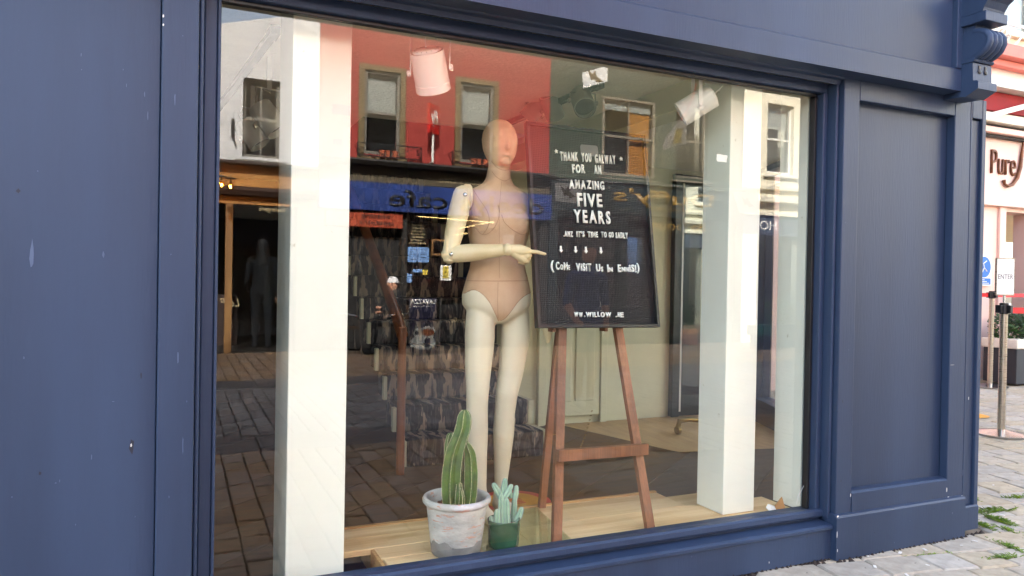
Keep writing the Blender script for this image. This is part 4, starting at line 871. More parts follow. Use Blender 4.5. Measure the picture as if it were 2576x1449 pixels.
# ================================================================== the street behind the camera (seen in the window)
YO = -10.5
NX = -X_                                              # reading direction of signs that face the shop
def rtext(name, s, m, parent, xr, xl, z, h, y, **k):  # text from x = xr (first letter) to xl (last letter)
    return text(name, s, m, parent, (max(xr, xl), y, z), NX, Z_, h, abs(xr-xl), **k)
def window(par, x0, x1, z0, z1, fm, blind=0, bars=1, rail=True, sur=None, proud=.05, depth=.16):
    """sash window facing the street"""
    y = YO-depth; f = MB(); w = .055
    f.box(x0, x0+w, y, y+.06, z0, z1).box(x1-w, x1, y, y+.06, z0, z1).box(x0+w, x1-w, y, y+.06, z0, z0+w).box(x0+w, x1-w, y, y+.06, z1-w, z1)
    o = f.build('window', fm, par); zm = (z0+z1)/2
    if rail: box('meeting_rail', fm, o, x0+w, x1-w, y+.005, y+.07, zm-.025, zm+.025)
    for k in range(bars):
        xx = x0+(x1-x0)*(k+1)/(bars+1); box('glazing_bar', fm, o, xx-.012, xx+.012, y+.01, y+.05, z0+w, (zm-.026) if rail else z1-w)
        if rail: box('glazing_bar', fm, o, xx-.012, xx+.012, y+.01, y+.05, zm+.026, z1-w)
    box('pane', PANE, o, x0+w, x1-w, y+.022, y+.03, z0+w, z1-w)
    if blind: box('blind', BLIND, o, x0+w, x1-w, y-.05, y-.04, z1-w-(z1-z0)*blind, z1-w)
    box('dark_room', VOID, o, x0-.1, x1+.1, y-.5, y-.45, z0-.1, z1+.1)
    if sur:
        s_ = MB(); t = .10; s_.box(x0-t, x0, YO, YO+proud, z0-.06, z1+t).box(x1, x1+t, YO, YO+proud, z0-.06, z1+t).box(x0, x1, YO, YO+proud, z1, z1+t); s_.build('surround', sur, o)
    box('sill', sur or fm, o, x0-.12, x1+.12, YO-.1, YO+.09, z0-.1, z0-.061)
    return o
# ---- bakery
bk = thing('bakery', (-1, YO, 0), 'pale grey rendered bakery with lit ochre fascia reflected at left of the window', 'building')
hw = (.93, 1.53, 3.30, 4.62)
m = MB(); wall(m, -7, 2.175, 3.21, 5.2, YO-.3, YO, [hw, (-1.6, -.9, 3.3, 4.62)])
m.plate([(-7, 5.2), (-.32, 5.2), (2.175, 5.905), (2.175, 5.2)][1:], (0, YO, 0), X_, Z_, -.3); m.box(-7, 2.175, YO-4, YO-3.9, 0, 5.2); m.build('wall', GREYW, bk)
window(bk, *hw, SASHD, .0, 1); window(bk, -1.6, -.9, 3.3, 4.62, SASHD, .4, 1)
box('roof', DTIMB, bk, -7, 2.175, YO-3.9, YO-.3, 5.1, 5.2)
MB().prism([(YO, 3.14), (YO+.22, 3.15), (YO+.22, 3.19), (YO+.1, 3.21), (YO, 3.21)], -7, 2.17).build('cornice', BROWND, bk)
box('fascia', OCHRE, bk, -7, 2.17, YO-.2, YO+.04, 2.79, 3.139); MB().prism([(YO-.2, 2.64), (YO+.10, 2.64), (YO+.14, 2.72), (YO+.06, 2.789), (YO-.2, 2.789)], -7, 2.17).build('fascia_mould', BROWND, bk)
box('lintel', OCHRE, bk, -7, 2.17, YO-.2, YO-.02, 2.50, 2.639); box('shop_ceiling', DBEIGE, bk, -7, 2.17, YO-3.8, YO-.2, 2.52, 2.58)
box('pier', DTIMB, bk, 1.83, 2.172, YO-.3, YO+.06, 0, 2.499); box('door_post', OAKW, bk, .69, .80, YO-.14, YO-.02, 0, 2.499); box('door_post', DTIMB, bk, .45, .50, YO-.14, YO-.02, 0, 2.499)
box('shop_floor', DTIMB, bk, -7, 2.17, YO-3.8, YO-.1, -.02, .02)
box('counter', BROWND, bk, -.6, .98, YO-1.9, YO-1.3, .02, .95, bev=.01); box('counter_glass', PANE, bk, -.6, .98, YO-1.3, YO-1.28, .97, 1.35)
rtext('shop_lettering', 'Boulangerie', LBEIGE, bk, 1.64, 1.21, 2.40, .075, YO-.018, bold=.01)
rtext('window_lettering', 'Le P', LBEIGE, bk, .93, .62, .78, .14, YO-.05, shear=.35)
box('shop_pane', PANE, bk, .801, 1.829, YO-.06, YO-.052, .3, 2.499)
bw = box('brick_wall', BROWND, bk, -.4, 2.17, YO-3.75, YO-3.6, .02, 2.51)
bmesh_ = MB().box(-.108, .108, -.012, .012, -.033, .033, .005).mesh('brick', BRICKP)
for r_ in range(33):
    for c_ in range(9):
        xx = .18+c_*.228+(.114 if r_ % 2 else 0)
        if xx < 2.08:
            o = bpy.data.objects.new('brick', bmesh_); COL.objects.link(o); o.parent = bw; o.location = (xx, YO-3.59+random.uniform(-.003, .003), .07+r_*.0755)
MB().ball(MR(690, 519, 12.2), (.05, .05, .02), 8).build('down_light', DOWNL, bk)
hk = MB(); p0 = MR(585, 345, 10.45); hk.tube([p0, p0+Z_*.3], .025, 8).tube([p0+Z_*.02, p0+Vector((0, .12, .0))], .02, 6); hk.build('wall_bracket', BLACKM, bk)
for k, (px, py, lab) in enumerate(((557, 464, 'left'), (580, 469, 'right'))):
    p = MR(px, py, 9.95); t = thing('bulb_pendant', tuple(p), f'lit amber globe bulb of the pair hanging under the bakery fascia, {lab} one', 'lamp', 'amber bulbs of the bakery')
    MB().ball(p, .058, 12).build('globe', BULBG, t, smooth=True); MB().tube([p-Z_*.03, p+Z_*.022], .02, 8).build('filament', FILA, t)
    MB().tube([p+Z_*.055, p+Z_*.12], .016, 8).build('socket', BRASS, t); MB().tube([p+Z_*.12, p+Z_*.2, p+Vector((0, -.3, .36))], .006, 6).build('arm', BLACKM, t)
    MB().lathe([(.02, .14), (.09, .12), (.09, .125), (.02, .15)], p, 16).build('shade', BLACKM, t)
# ---- red café building
cf = thing('cafe_building', (4.4, YO, 0), 'crimson rendered café building with blue fascia reflected behind the mannequin', 'building')
h1, h2, h3 = (2.96, 3.62, 3.52, 5.02), (4.78, 5.46, 3.52, 5.02), (5.95, 6.45, 3.52, 5.02)
m = MB(); wall(m, 2.18, 6.68, 3.40, 8.2, YO-.3, YO, [h1, h2]); m.box(2.18, 6.68, YO-4, YO-3.9, 0, 8.2); m.build('wall', REDW, cf)
window(cf, *h1, SASHD, .45, 0, sur=OLIVE, depth=.06); window(cf, *h2, SASHD, .45, 0, sur=OLIVE, depth=.06)
MB().prism([(YO, 3.29), (YO+.26, 3.30), (YO+.30, 3.36), (YO+.28, 3.395), (YO, 3.399)], 2.18, 6.68).build('cornice', DTIMB, cf)
box('upper_fascia', DBEIGE, cf, 2.18, 6.68, YO-.1, YO+.05, 3.02, 3.289); rtext('fascia_letters', 'deelys cafe', LBEIGE, cf, 5.32, 4.38, 3.10, .13, YO+.052)
box('blue_fascia', CBLUE, cf, 2.18, 6.68, YO-.1, YO+.16, 2.50, 3.0, bev=.01); rtext('fascia_letters', 'deelys cafe', BLACKL, cf, 6.5, 3.40, 2.60, .30, YO+.161, bold=.012, th=.006)
sg = box('orange_sign', ORANGE, cf, 2.30, 3.68, YO-.08, YO+.10, 2.205, 2.47, bev=.006); rtext('sign_letters', 'seating', BLACKL, sg, 3.45, 2.92, 2.375, .075, YO+.101, bold=.01); rtext('sign_letters', 'upstairs', BLACKL, sg, 3.50, 2.90, 2.255, .075, YO+.101, bold=.01)
for xa, xb in ((2.18, 2.3), (3.69, 3.79), (6.5, 6.68)): box('pier', DTIMB, cf, xa, xb, YO-.3, YO+.02, 0, 2.499)
box('door', VOID, cf, 2.31, 3.68, YO-.2, YO-.15, .02, 2.2); MB().tube([(2.95, YO-.1, 1.4), (2.95, YO-.06, 1.4), (2.95, YO-.06, 1.85), (2.95, YO-.1, 1.85)], .012, 8).build('door_pull', STEEL, cf)
box('stall_riser', DTIMB, cf, 3.80, 6.49, YO-.3, YO-.02, 0, .5); box('shop_pane', PANE, cf, 3.80, 6.49, YO-.12, YO-.112, .51, 2.45)
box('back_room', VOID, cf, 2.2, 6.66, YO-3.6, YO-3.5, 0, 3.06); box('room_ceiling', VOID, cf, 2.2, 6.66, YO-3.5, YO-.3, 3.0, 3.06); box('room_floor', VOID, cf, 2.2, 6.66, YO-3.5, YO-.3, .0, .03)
for a, b in (((1050, 535), (1242, 551)), ((1152, 567), (1198, 557)), ((1203, 556), (1242, 548)), ((1137, 583), (1176, 578))):
    MB().bar(MR(a[0], a[1]+9, 12.4), MR(b[0], b[1]+9, 11.3), .014, .014).build('strip_light', TUBE, cf)
def notice(x0, x1, z0, z1, m_, lines=0, y=YO-.10):
    o = box('notice', m_, cf, x0, x1, y, y+.004, z0, z1)
    for k in range(lines): z = z1-(z1-z0)*(k+1)/(lines+1); box('print_line', BLACKL, o, x0+.03, x1-.03-.05*(k % 2), y+.0042, y+.005, z-.006, z+.006)
notice(3.84, 4.03, 1.61, 1.89, POSTER, 5); notice(4.04, 4.25, 1.61, 1.89, POSTER, 5); notice(4.48, 4.70, 1.28, 1.565, PAPER); notice(4.53, 4.64, 1.32, 1.55, YELLOW, 5, YO-.094)
notice(3.94, 4.13, 1.42, 1.48, POSTER); notice(4.13, 4.225, 1.375, 1.475, YELLOW); notice(3.83, 3.93, 1.23, 1.39, POSTER); notice(5.75, 5.98, 2.02, 2.2, GTEXT); rtext('notice_print', 'WIFI', BLACKL, cf, 5.95, 5.78, 2.09, .05, YO-.095)
fm_ = MB(); bx0, bx1, bz0, bz1 = 4.30, 4.62, 1.75, 2.05
fm_.box(bx0, bx1, YO-.11, YO-.09, bz1-.03, bz1).box(bx0, bx1, YO-.11, YO-.09, bz0, bz0+.03).box(bx0, bx0+.03, YO-.11, YO-.09, bz0+.03, bz1-.03).box(bx1-.03, bx1, YO-.11, YO-.09, bz0+.03, bz1-.03); fm_.build('picture_frame', OAKW, cf)
for k in range(7): box('menu_line', LBEIGE, cf, 3.86+.03*(k % 3), 4.20-.04*((k*2) % 3), YO-.105, YO-.103, 1.96+k*.055, 1.972+k*.055)
for xa, xb in ((2.80, 3.97), (4.55, 5.72)):
    y = YO+.24; t = MB(); t.box(xa, xb, y, y+.02, 3.66, 3.68).box(xa, xb, y, y+.02, 3.44, 3.46)
    for xx in (xa, (xa+xb)/2, xb-.02): t.box(xx, xx+.02, y, y+.02, 3.461, 3.659)
    for sx in (-1, 1):
        cx = (xa+xb)/2+sx*.30; t.bar((cx-sx*.22, y+.01, 3.47), (cx+sx*.16, y+.01, 3.65), .012, .012)
        t.tube([Vector((cx+sx*.22+.05*(1-j/22)*math.cos(j*.45), y+.01, 3.56+.05*(1-j/22)*math.sin(j*.45))) for j in range(20)], .007, 5)
    t.tube([(xa+.01, y, 3.66), (xa+.01, YO, 3.66)], .01, 5).tube([(xb-.01, y, 3.66), (xb-.01, YO, 3.66)], .01, 5); t.build('window_guard', BLACKM, cf)
    for j in range(3): MB().lathe([(.001, 0), (.04, 0), (.055, .10), (.06, .10), (.06, .115), (.05, .115), (.045, .09), (.001, .09)], ((xa+xb)/2-.12+.12*j, YO+.16, 3.462), 14).build('flower_pot', TERRA, cf)
iy = thing('cafe_projecting_sign', tuple(MR(1080, 400, 10.2)), 'small red projecting sign with white lettering above the café', 'sign')
a = MR(1090, 300, 10.2); ux_ = Vector((-.75, .66, 0)).normalized()
b_ = MB(); b_.obox(a, ux_, Vector((-ux_.y, ux_.x, 0)), Z_, .165, .03, .26); b_.build('sign_box', REDS, iy)
nn = ux_.cross(Z_)
text('sign_letters', 'illy', PAPER, iy, a-ux_*.12-Z_*.09+nn*.031, ux_, Z_, .24, .24, bold=.01, shear=.1)
MB().tube([a+Z_*(-.26), a+Vector((0, 0, -.78))], .022, 8).build('pole', SASHW, iy); MB().tube([a+Vector((0, 0, -.78)), a+Vector((0, -.3, -.8))], .02, 8).build('pole_foot', SASHW, iy)
# ---- beige outfitters and its neighbour
df = thing('outfitters_building', (10, YO, 0), 'dark green rendered building with white windows and gold lettered fascia reflected at right', 'building')
H = [(7.9, 9.2, 3.52, 5.15), (9.75, 10.6, 3.6, 5.25), (12.3, 13.1, 3.9, 5.5)]
m = MB(); wall(m, 6.69, 11.6, 3.43, 8, YO-.3, YO-.005, H[:2]); m.box(6.69, 11.6, YO-4, YO-3.9, 0, 8); m.build('wall', BEIGEW, df)
wA = window(df, *H[0], SASHB, .12, 1, depth=.07); box('curtain', ORCUR, wA, 8.58, 9.14, YO-.16, YO-.14, 3.58, 5.09); window(df, *H[1], SASHB, 0, 0)
box('string_course', BEIGEW, df, 6.7, 11.59, YO-.1, YO+.12, 3.36, 3.429, bev=.01); box('fascia', TEALD, df, 6.7, 11.59, YO-.2, YO+.06, 2.72, 3.359)
rtext('fascia_letters', "Duffy's", GOLD, df, 10.75, 8.15, 2.99, .27, YO+.062, bold=.02); rtext('fascia_letters', 'INTERNATIONAL', GOLD, df, 10.4, 9.1, 2.86, .045, YO+.062)
rtext('pane_letters', 'Barbour', GOLD, df, 10.6, 9.2, 2.46, .2, YO-.045)
for xa in (6.7, 8.35, 9.95, 11.4): box('pier', TEALD, df, xa, xa+.19, YO-.3, YO+.03, 0, 2.719)
box('stall_riser', TEALD, df, 6.89, 11.4, YO-.28, YO-.03, 0, .45)
for xa, xb in ((6.89, 8.35), (8.54, 9.95), (10.14, 11.4)): box('shop_pane', PANE, df, xa, xb, YO-.06, YO-.052, .46, 2.70)
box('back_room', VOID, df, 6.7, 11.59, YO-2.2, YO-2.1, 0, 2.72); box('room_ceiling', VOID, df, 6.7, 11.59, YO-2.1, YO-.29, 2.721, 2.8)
box('window_poster', CLOTHG, df, 8.66, 9.25, YO-.5, YO-.48, .5, 2.45)
box('window_sheet', POSTER, df, 8.8, 9.1, YO-.47, YO-.46, 1.5, 2.3)
wn = thing('cream_building', (15, YO, 0), 'pale cream building with ledges beyond the outfitters reflected at far right', 'building')
m = MB(); wall(m, 11.605, 24, 2.9, 8.5, YO-.3, YO, [H[2], (15, 15.9, 3.9, 5.5)]); m.box(11.605, 24, YO-4, YO-3.9, 0, 8.5); m.build('wall', CREAMW, wn); window(wn, *H[2], SASHW, .3, 0); window(wn, 15, 15.9, 3.9, 5.5, SASHW, .3, 0)
for za, zb, pr in ((3.2, 3.32, .2), (3.5, 3.58, .12), (2.9, 2.99, .1)): box('ledge', CREAMW, wn, 11.61, 23.9, YO, YO+pr, za, zb, bev=.01)
box('fascia', CLOTHG, wn, 11.61, 23.9, YO-.2, YO+.03, 2.45, 2.899); rtext('fascia_letters', 'HO', PAPER, wn, 12.6, 12.1, 2.58, .2, YO+.032)
for xa in (11.61, 13.4, 15.2, 17): box('pier', CREAMW, wn, xa, xa+.4, YO-.3, YO+.05, 0, 2.449)
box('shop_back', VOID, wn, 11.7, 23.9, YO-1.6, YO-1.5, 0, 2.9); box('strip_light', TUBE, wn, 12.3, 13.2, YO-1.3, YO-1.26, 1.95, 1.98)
for xa in (12.01, 13.81, 15.61): box('shop_pane', PANE, wn, xa, xa+1.385, YO-.06, YO-.052, .3, 2.44)
# ---- street furniture on the far footway
lv = thing('pavement_banner', (3.65, -9, 0), 'dark navy coffee banner stand with a white cup on the café pavement', 'banner')
box('panel', NAVYB, lv, 3.42, 3.885, -9.02, -9.0, .05, .93); rtext('banner_letters', 'LAVAZZA', PAPER, lv, 3.865, 3.44, .835, .075, -8.999, bold=.03); rtext('banner_letters', 'TORINO, ITALIA, 1895', PAPER, lv, 3.83, 3.49, .785, .022, -8.999)
def ell(cx, cz, a_, b2, y, m_, n_): MB().plate([(a_*math.cos(t*.2618), b2*math.sin(t*.2618)) for t in range(24)], (cx, y, cz), X_, Z_, -.002).build(n_, m_, lv)
ell(3.66, .20, .22, .12, -8.997, CUPW, 'saucer_print'); MB().plate([(-.10, .1), (.13, .1), (.11, -.1), (.06, -.14), (-.03, -.14), (-.08, -.1)], (3.71, -8.994, .27), X_, Z_, -.002).build('cup_print', CUPW, lv)
ell(3.73, .38, .145, .085, -8.991, CUPW, 'cup_rim_print'); ell(3.74, .37, .115, .058, -8.988, COFFEE, 'coffee_print'); box('cup_label', NAVYB, lv, 3.69, 3.78, -8.991, -8.989, .13, .27)
MB().tube([(3.60, -8.993, .41), (3.54, -8.993, .42), (3.50, -8.993, .36), (3.53, -8.993, .30), (3.59, -8.993, .31)], .017, 6).build('cup_handle', CUPW, lv)
MB().lathe([(.001, 0), (.25, 0), (.25, .025), (.06, .04), (.001, .045)], (3.65, -9.02, .002), 24).build('base', BLACKM, lv)
lv.location = (3.65*1.051, -9.6, -.01); lv.scale = (1.051, 1, 1.051)
wb = thing('cafe_windbreak', (4.35, -9, 0), 'black café windbreak screen with brown lettering beside the coffee banner', 'windbreak')
box('screen', CLOTHK, wb, 3.97, 4.95, -9.05, -9.04, .12, .82); rtext('screen_letters', 'cafe', LBEIGE, wb, 4.42, 4.14, .52, .085, -9.038)
for xx in (3.96, 4.96): MB().tube([(xx, -9.045, .0), (xx, -9.045, .95)], .014, 8).build('post', STEEL, wb)
wb.location = (4.35*1.051, -9.6, -.005); wb.scale = (1.051, 1, 1.051)
bd = thing('menu_board', (7.8, -10.2, 0), 'narrow dark breakfast menu board in front of the outfitters', 'sign')
box('board', BLACKL, bd, 7.60, 7.98, -10.25, -10.22, .05, .98)
for s_, z, h in (('FULL', .80, .10), ('IRISH', .66, .08), ('BREAKFAST', .55, .055), ('ALL DAY', .40, .08), ('€9.95', .18, .13)): rtext('board_letters', s_, PAPER, bd, 7.95, 7.63, z, h, -10.219, bold=.02)
def chair(x, y, rz, lab):
    t = thing('cafe_chair', (x, y, 0), lab, 'chair', 'metal café chairs'); Mx = Matrix.Translation((x, y, 0)) @ Matrix.Rotation(rz, 4, 'Z'); q = lambda *v: Mx @ Vector(v)
    m = MB(); c = [q(-.21, -.21, .45), q(.21, -.21, .45), q(.21, .21, .45), q(-.21, .21, .45)]; m.add(c+[v+Z_*.025 for v in c], [(0, 1, 2, 3), (4, 5, 6, 7), (0, 1, 5, 4), (1, 2, 6, 5), (2, 3, 7, 6), (3, 0, 4, 7)]); m.build('seat', WICKER, t)
    m = MB(); c = [q(-.23, -.2, .6), q(-.23, .2, .6), q(-.26, .2, .84), q(-.26, -.2, .84)]; m.add(c+[v+(q(.015, 0, 0)-q(0, 0, 0)) for v in c], [(0, 1, 2, 3), (4, 5, 6, 7), (0, 1, 5, 4), (1, 2, 6, 5), (2, 3, 7, 6), (3, 0, 4, 7)]); m.build('backrest', WICKER, t)
    for s_ in (-1, 1):
        MB().tube([q(.24, s_*.24, 0), q(.20, s_*.24, .45), q(.17, s_*.25, .66), q(.10, s_*.25, .68), q(-.2, s_*.24, .70), q(-.25, s_*.22, .86)], .012, 8).build('front_leg', STEEL, t, smooth=True)
        MB().tube([q(-.28, s_*.22, 0), q(-.22, s_*.22, .45), q(-.23, s_*.22, .6)], .012, 8).build('rear_leg', STEEL, t, smooth=True)
    return t
chair(3.36, -9.8, R(180), 'woven metal café chair the capped man sits on'); chair(2.53, -9.75, R(0), 'empty woven metal café chair facing the capped man')
def person(name, loc, caps, mats, label, vox=.011):
    t = thing(name, loc, label, 'person'); m = MB()
    for a_, b_, ra_, rb_, mi in caps: capsule(m, Vector(a_)+Vector(loc), Vector(b_)+Vector(loc), ra_, rb_, 12)
    me = fuse('figure', m, vox, 4); L_ = Vector(loc)
    def pk(c):
        best, bi = 9, 0
        for a_, b_, ra_, rb_, mi in caps:
            A_, B_ = Vector(a_)+L_, Vector(b_)+L_; d = B_-A_; tt = max(0, min(1, (c-A_).dot(d)/max(1e-9, d.dot(d)))); dd = (c-(A_+d*tt)).length-(ra_+(rb_-ra_)*tt)
            if dd < best: best, bi = dd, mi
        return bi
    skin_obj('figure', me, mats, pk, t); return t
# seated man in a white cap, facing the bakery
pm = person('person', (3.39, -9.8, 0), [((.02, 0, .55), (.05, 0, .80), .15, .16, 0), ((.05, 0, .8), (.02, 0, 1.0), .16, .13, 0), ((.02, .15, .98), (.02, -.15, .98), .075, .075, 0), ((.0, 0, 1.06), (-.03, 0, 1.13), .055, .055, 1), ((-.03, 0, 1.18), (-.045, 0, 1.22), .085, .09, 1), ((-.135, 0, 1.185), (-.14, 0, 1.2), .014, .012, 1),
     ((.0, .1, .55), (-.4, .12, .56), .085, .07, 0), ((.0, -.1, .55), (-.4, -.12, .56), .085, .07, 0), ((-.4, .12, .55), (-.38, .12, .1), .065, .05, 0), ((-.4, -.12, .55), (-.35, -.12, .1), .065, .05, 0), ((-.38, .12, .06), (-.52, .12, .045), .05, .04, 0), ((-.35, -.12, .06), (-.5, -.12, .045), .05, .04, 0),
     ((.02, .19, .96), (-.02, .24, .72), .055, .048, 0), ((-.02, .24, .72), (-.24, .12, .78), .045, .038, 0), ((-.25, .11, .78), (-.32, .07, .80), .035, .03, 1), ((.02, -.19, .96), (-.02, -.24, .72), .055, .048, 0), ((-.02, -.24, .72), (-.22, -.12, .70), .045, .038, 0), ((-.23, -.11, .70), (-.29, -.08, .70), .035, .03, 1), ((.045, 0, 1.17), (.02, 0, 1.2), .06, .07, 2)],
     [CLOTHK, SKIN, HAIR], 'seated person in dark clothes and white cap at the café', .012)
hc = Vector((3.39-.035, -9.8, 1.235)); cm = MB().lathe([(.001, .098), (.05, .088), (.085, .055), (.102, .01), (.104, -.01)], hc, 20); cm.build('cap', CAPW, pm, smooth=True)
MB().plate([(.085*math.cos(t), .085*math.sin(t)) for t in [k*math.pi/10 for k in range(11)]], hc+Vector((.09, 0, -.008)), -Y_, Vector((1, 0, -.1)).normalized(), .006).build('cap_peak', CAPW, pm)
# dark figure standing in the bakery doorway
bp_ = person('person', (1.36, -11.3, 0), [((0, 0, .95), (0, 0, 1.2), .16, .15, 0), ((0, 0, 1.2), (0, 0, 1.42), .15, .15, 0), ((-.16, 0, 1.43), (.16, 0, 1.43), .075, .075, 0), ((0, 0, 1.5), (0, 0, 1.58), .055, .055, 1), ((0, -.01, 1.66), (0, -.01, 1.71), .088, .092, 1), ((0, .05, 1.42), (0, .02, 1.735), .105, .102, 2), ((0, -.11, 1.67), (0, -.115, 1.66), .014, .012, 1),
    ((-.09, 0, .95), (-.1, -.02, .5), .10, .07, 0), ((.09, 0, .95), (.1, .02, .5), .10, .07, 0), ((-.1, -.02, .5), (-.1, 0, .1), .066, .048, 0), ((.1, .02, .5), (.1, .03, .1), .066, .048, 0), ((-.1, 0, .06), (-.11, -.12, .045), .05, .04, 0), ((.1, .03, .06), (.11, -.09, .045), .05, .04, 0),
    ((-.2, 0, 1.42), (-.24, -.02, 1.12), .058, .05, 3), ((-.24, -.02, 1.12), (-.2, -.16, .95), .047, .036, 3), ((-.2, -.17, .94), (-.17, -.23, .92), .034, .028, 1), ((.2, 0, 1.42), (.24, .02, 1.12), .058, .05, 0), ((.24, .02, 1.12), (.23, -.04, .86), .047, .036, 0), ((.23, -.05, .83), (.225, -.07, .76), .034, .026, 1)],
    [CLOTHK, SKIN, HAIR, CLOTHK], 'standing person with dark hair and black clothes before the bakery counter', .012)
bp_.scale = (1.1, 1.1, 1.1)
# passer-by on the near footway
person('person', (3.85, -4.0, 0), [((0, 0, .90), (0, 0, 1.12), .155, .135, 0), ((0, 0, 1.12), (0, 0, 1.33), .135, .14, 0), ((-.15, 0, 1.34), (.15, 0, 1.34), .07, .07, 0), ((0, 0, 1.4), (0, .01, 1.48), .05, .05, 1), ((0, .015, 1.55), (0, .015, 1.60), .083, .088, 1), ((0, -.035, 1.46), (0, -.005, 1.635), .09, .096, 2), ((0, .105, 1.56), (0, .11, 1.55), .013, .011, 1),
    ((-.08, 0, .9), (-.09, .02, .62), .10, .085, 3), ((.08, 0, .9), (.09, -.02, .62), .10, .085, 3), ((-.09, .02, .6), (-.09, .03, .46), .07, .062, 1), ((.09, -.02, .6), (.09, -.01, .46), .07, .062, 1), ((-.09, .03, .46), (-.09, 0, .1), .058, .042, 1), ((.09, -.01, .46), (.09, -.05, .1), .058, .042, 1), ((-.09, 0, .055), (-.1, .13, .042), .046, .038, 4), ((.09, -.05, .055), (.1, .08, .042), .046, .038, 4),
    ((-.19, 0, 1.33), (-.23, 0, 1.06), .053, .046, 0), ((-.23, 0, 1.06), (-.19, .13, .9), .042, .034, 1), ((-.19, .14, .89), (-.17, .2, .87), .032, .026, 1), ((.19, 0, 1.33), (.23, -.01, 1.06), .053, .046, 0), ((.23, -.01, 1.06), (.21, .05, .82), .042, .034, 1), ((.21, .06, .8), (.205, .08, .73), .032, .025, 1)],
    [CLOTHB, SKIN, HAIR, CLOTHG, CAPW], 'passer-by in blue patterned top reflected in the letter board', .012)
# bunting on a wire across the street
bl = thing('bunting', (6, -6, 3), 'line of white bird print flags strung above the street', 'bunting')
def bird(o, ux_, uz_, s, par):
    MB().plate([(u*s, v*s) for u, v in ((-.5, -.2), (-.1, .05), (.0, .35), (.2, .15), (.5, .4), (.35, .0), (.25, -.2), (.05, -.12), (-.1, -.3))], o, ux_, uz_, .0008).build('bird_print', OLIVE, par)
for q in (((1465, 183), (1528, 165), (1528, 205), (1467, 222)), ((1397, 460), (1472, 462), (1450, 512), (1397, 505)), ((1843, 482), (1910, 484), (1910, 537), (1860, 535))):
    c = [MR(*v, 6) for v in q]; m = MB(); m.add(c+[v-Y_*.002 for v in c], [(0, 1, 2, 3), (4, 7, 6, 5), (0, 1, 5, 4), (1, 2, 6, 5), (2, 3, 7, 6), (3, 0, 4, 7)]); o = m.build('flag', PAPER, bl)
    bird((c[0]+c[1]+c[2]+c[3])/4+Y_*.002, NX, Z_, .24, o)
c = [MR(1712, 300, 6), MR(1728, 298, 6), MR(1725, 362, 6), MR(1690, 370, 6), MR(1665, 380, 6), MR(1675, 345, 6)]; m = MB(); m.add(c+[v-Y_*.002 for v in c], [(0, 1, 2, 3, 4, 5), (11, 10, 9, 8, 7, 6)]); o = m.build('flag', PAPER, bl)
c = [MR(1703, 325, 5.99), MR(1717, 322, 5.99), MR(1715, 358, 5.99), MR(1692, 362, 5.99)]; MB().add(c, [(0, 1, 2, 3)]).build('flag_print', YELLOW, bl)
MB().tube([MR(1752, 210, 6), MR(1745, 240, 6), MR(1730, 275, 6), MR(1712, 302, 6)], .012, 6).build('ribbon', REDS, bl)
MB().tube([MR(1400, 452, 6), MR(1480, 456, 6), MR(1600, 461, 6), MR(1760, 472, 6), MR(1920, 478, 6)], .007, 6).build('wire', PAPER, bl); MB().tube([MR(1380, 200, 6), MR(1465, 182, 6), MR(1530, 164, 6), MR(1700, 150, 6)], .004, 5).build('wire', BLACKM, bl)
MB().tube([MR(1760, 472, 6), MR(1920, 478, 6), (14, YO, 4.2)], .005, 5).build('wire', BLACKM, bl)
def leaves(mb, c, rx, ry, rz, n, s, seed):
    rg = random.Random(seed)
    for _ in range(n):
        while True:
            v = Vector((rg.uniform(-1, 1), rg.uniform(-1, 1), rg.uniform(-1, 1)))
            if v.length < 1: break
        p = Vector(c)+Vector((v.x*rx, v.y*ry, v.z*rz)); d = Vector((rg.gauss(0, 1), rg.gauss(0, 1), rg.gauss(0, 1))).normalized(); e = d.orthogonal().normalized(); k = s*rg.uniform(.6, 1.3)
        mb.add([p-d*k, p+e*k*.45, p+d*k, p-e*k*.45], [(0, 1, 2, 3)])
def trough(x0, x1, y, w, lab, seed, m1, hgt=.5, veg=.45, rim=None, n=900):
    t = thing('planter', ((x0+x1)/2, y, 0), lab, 'planter'); box('trough', m1, t, x0, x1, y-w/2, y+w/2, .03, hgt, bev=.01)
    if rim: box('trough_rim', rim, t, x0-.02, x1+.02, y-w/2-.02, y+w/2+.02, hgt+.001, hgt+.13, bev=.015)
    g = MB(); top = hgt+(.13 if rim else 0); k = max(1, int((x1-x0)/.3))
    for j in range(k): leaves(g, (x0+(j+.5)*(x1-x0)/k, y, top+veg*.42), (x1-x0)/k*.62, w*.6, veg*.56, n//k, .035, seed+j)
    g.build('foliage', LEAF, t); return t
trough(9.62, 9.86, -9.9, .25, 'small terracotta planter with leafy plant before the outfitters window', 11, TERRA, .36, .62, n=320)
trough(11.0, 11.9, -9.0, .35, 'leafy planter box in front of the cream building reflected at right', 21, TROUGH, .5, .55, n=400)
cr_ = thing('crate', (10.75, -8.9, 0), 'teal plastic crate beside the leafy planter box', 'crate'); m = MB().box(10.5, 10.95, -9.05, -8.75, .28, .5, .02); m.build('crate_body', TEAL, cr_); box('stand', BLACKM, cr_, 10.55, 10.9, -9.0, -8.8, 0, .279)

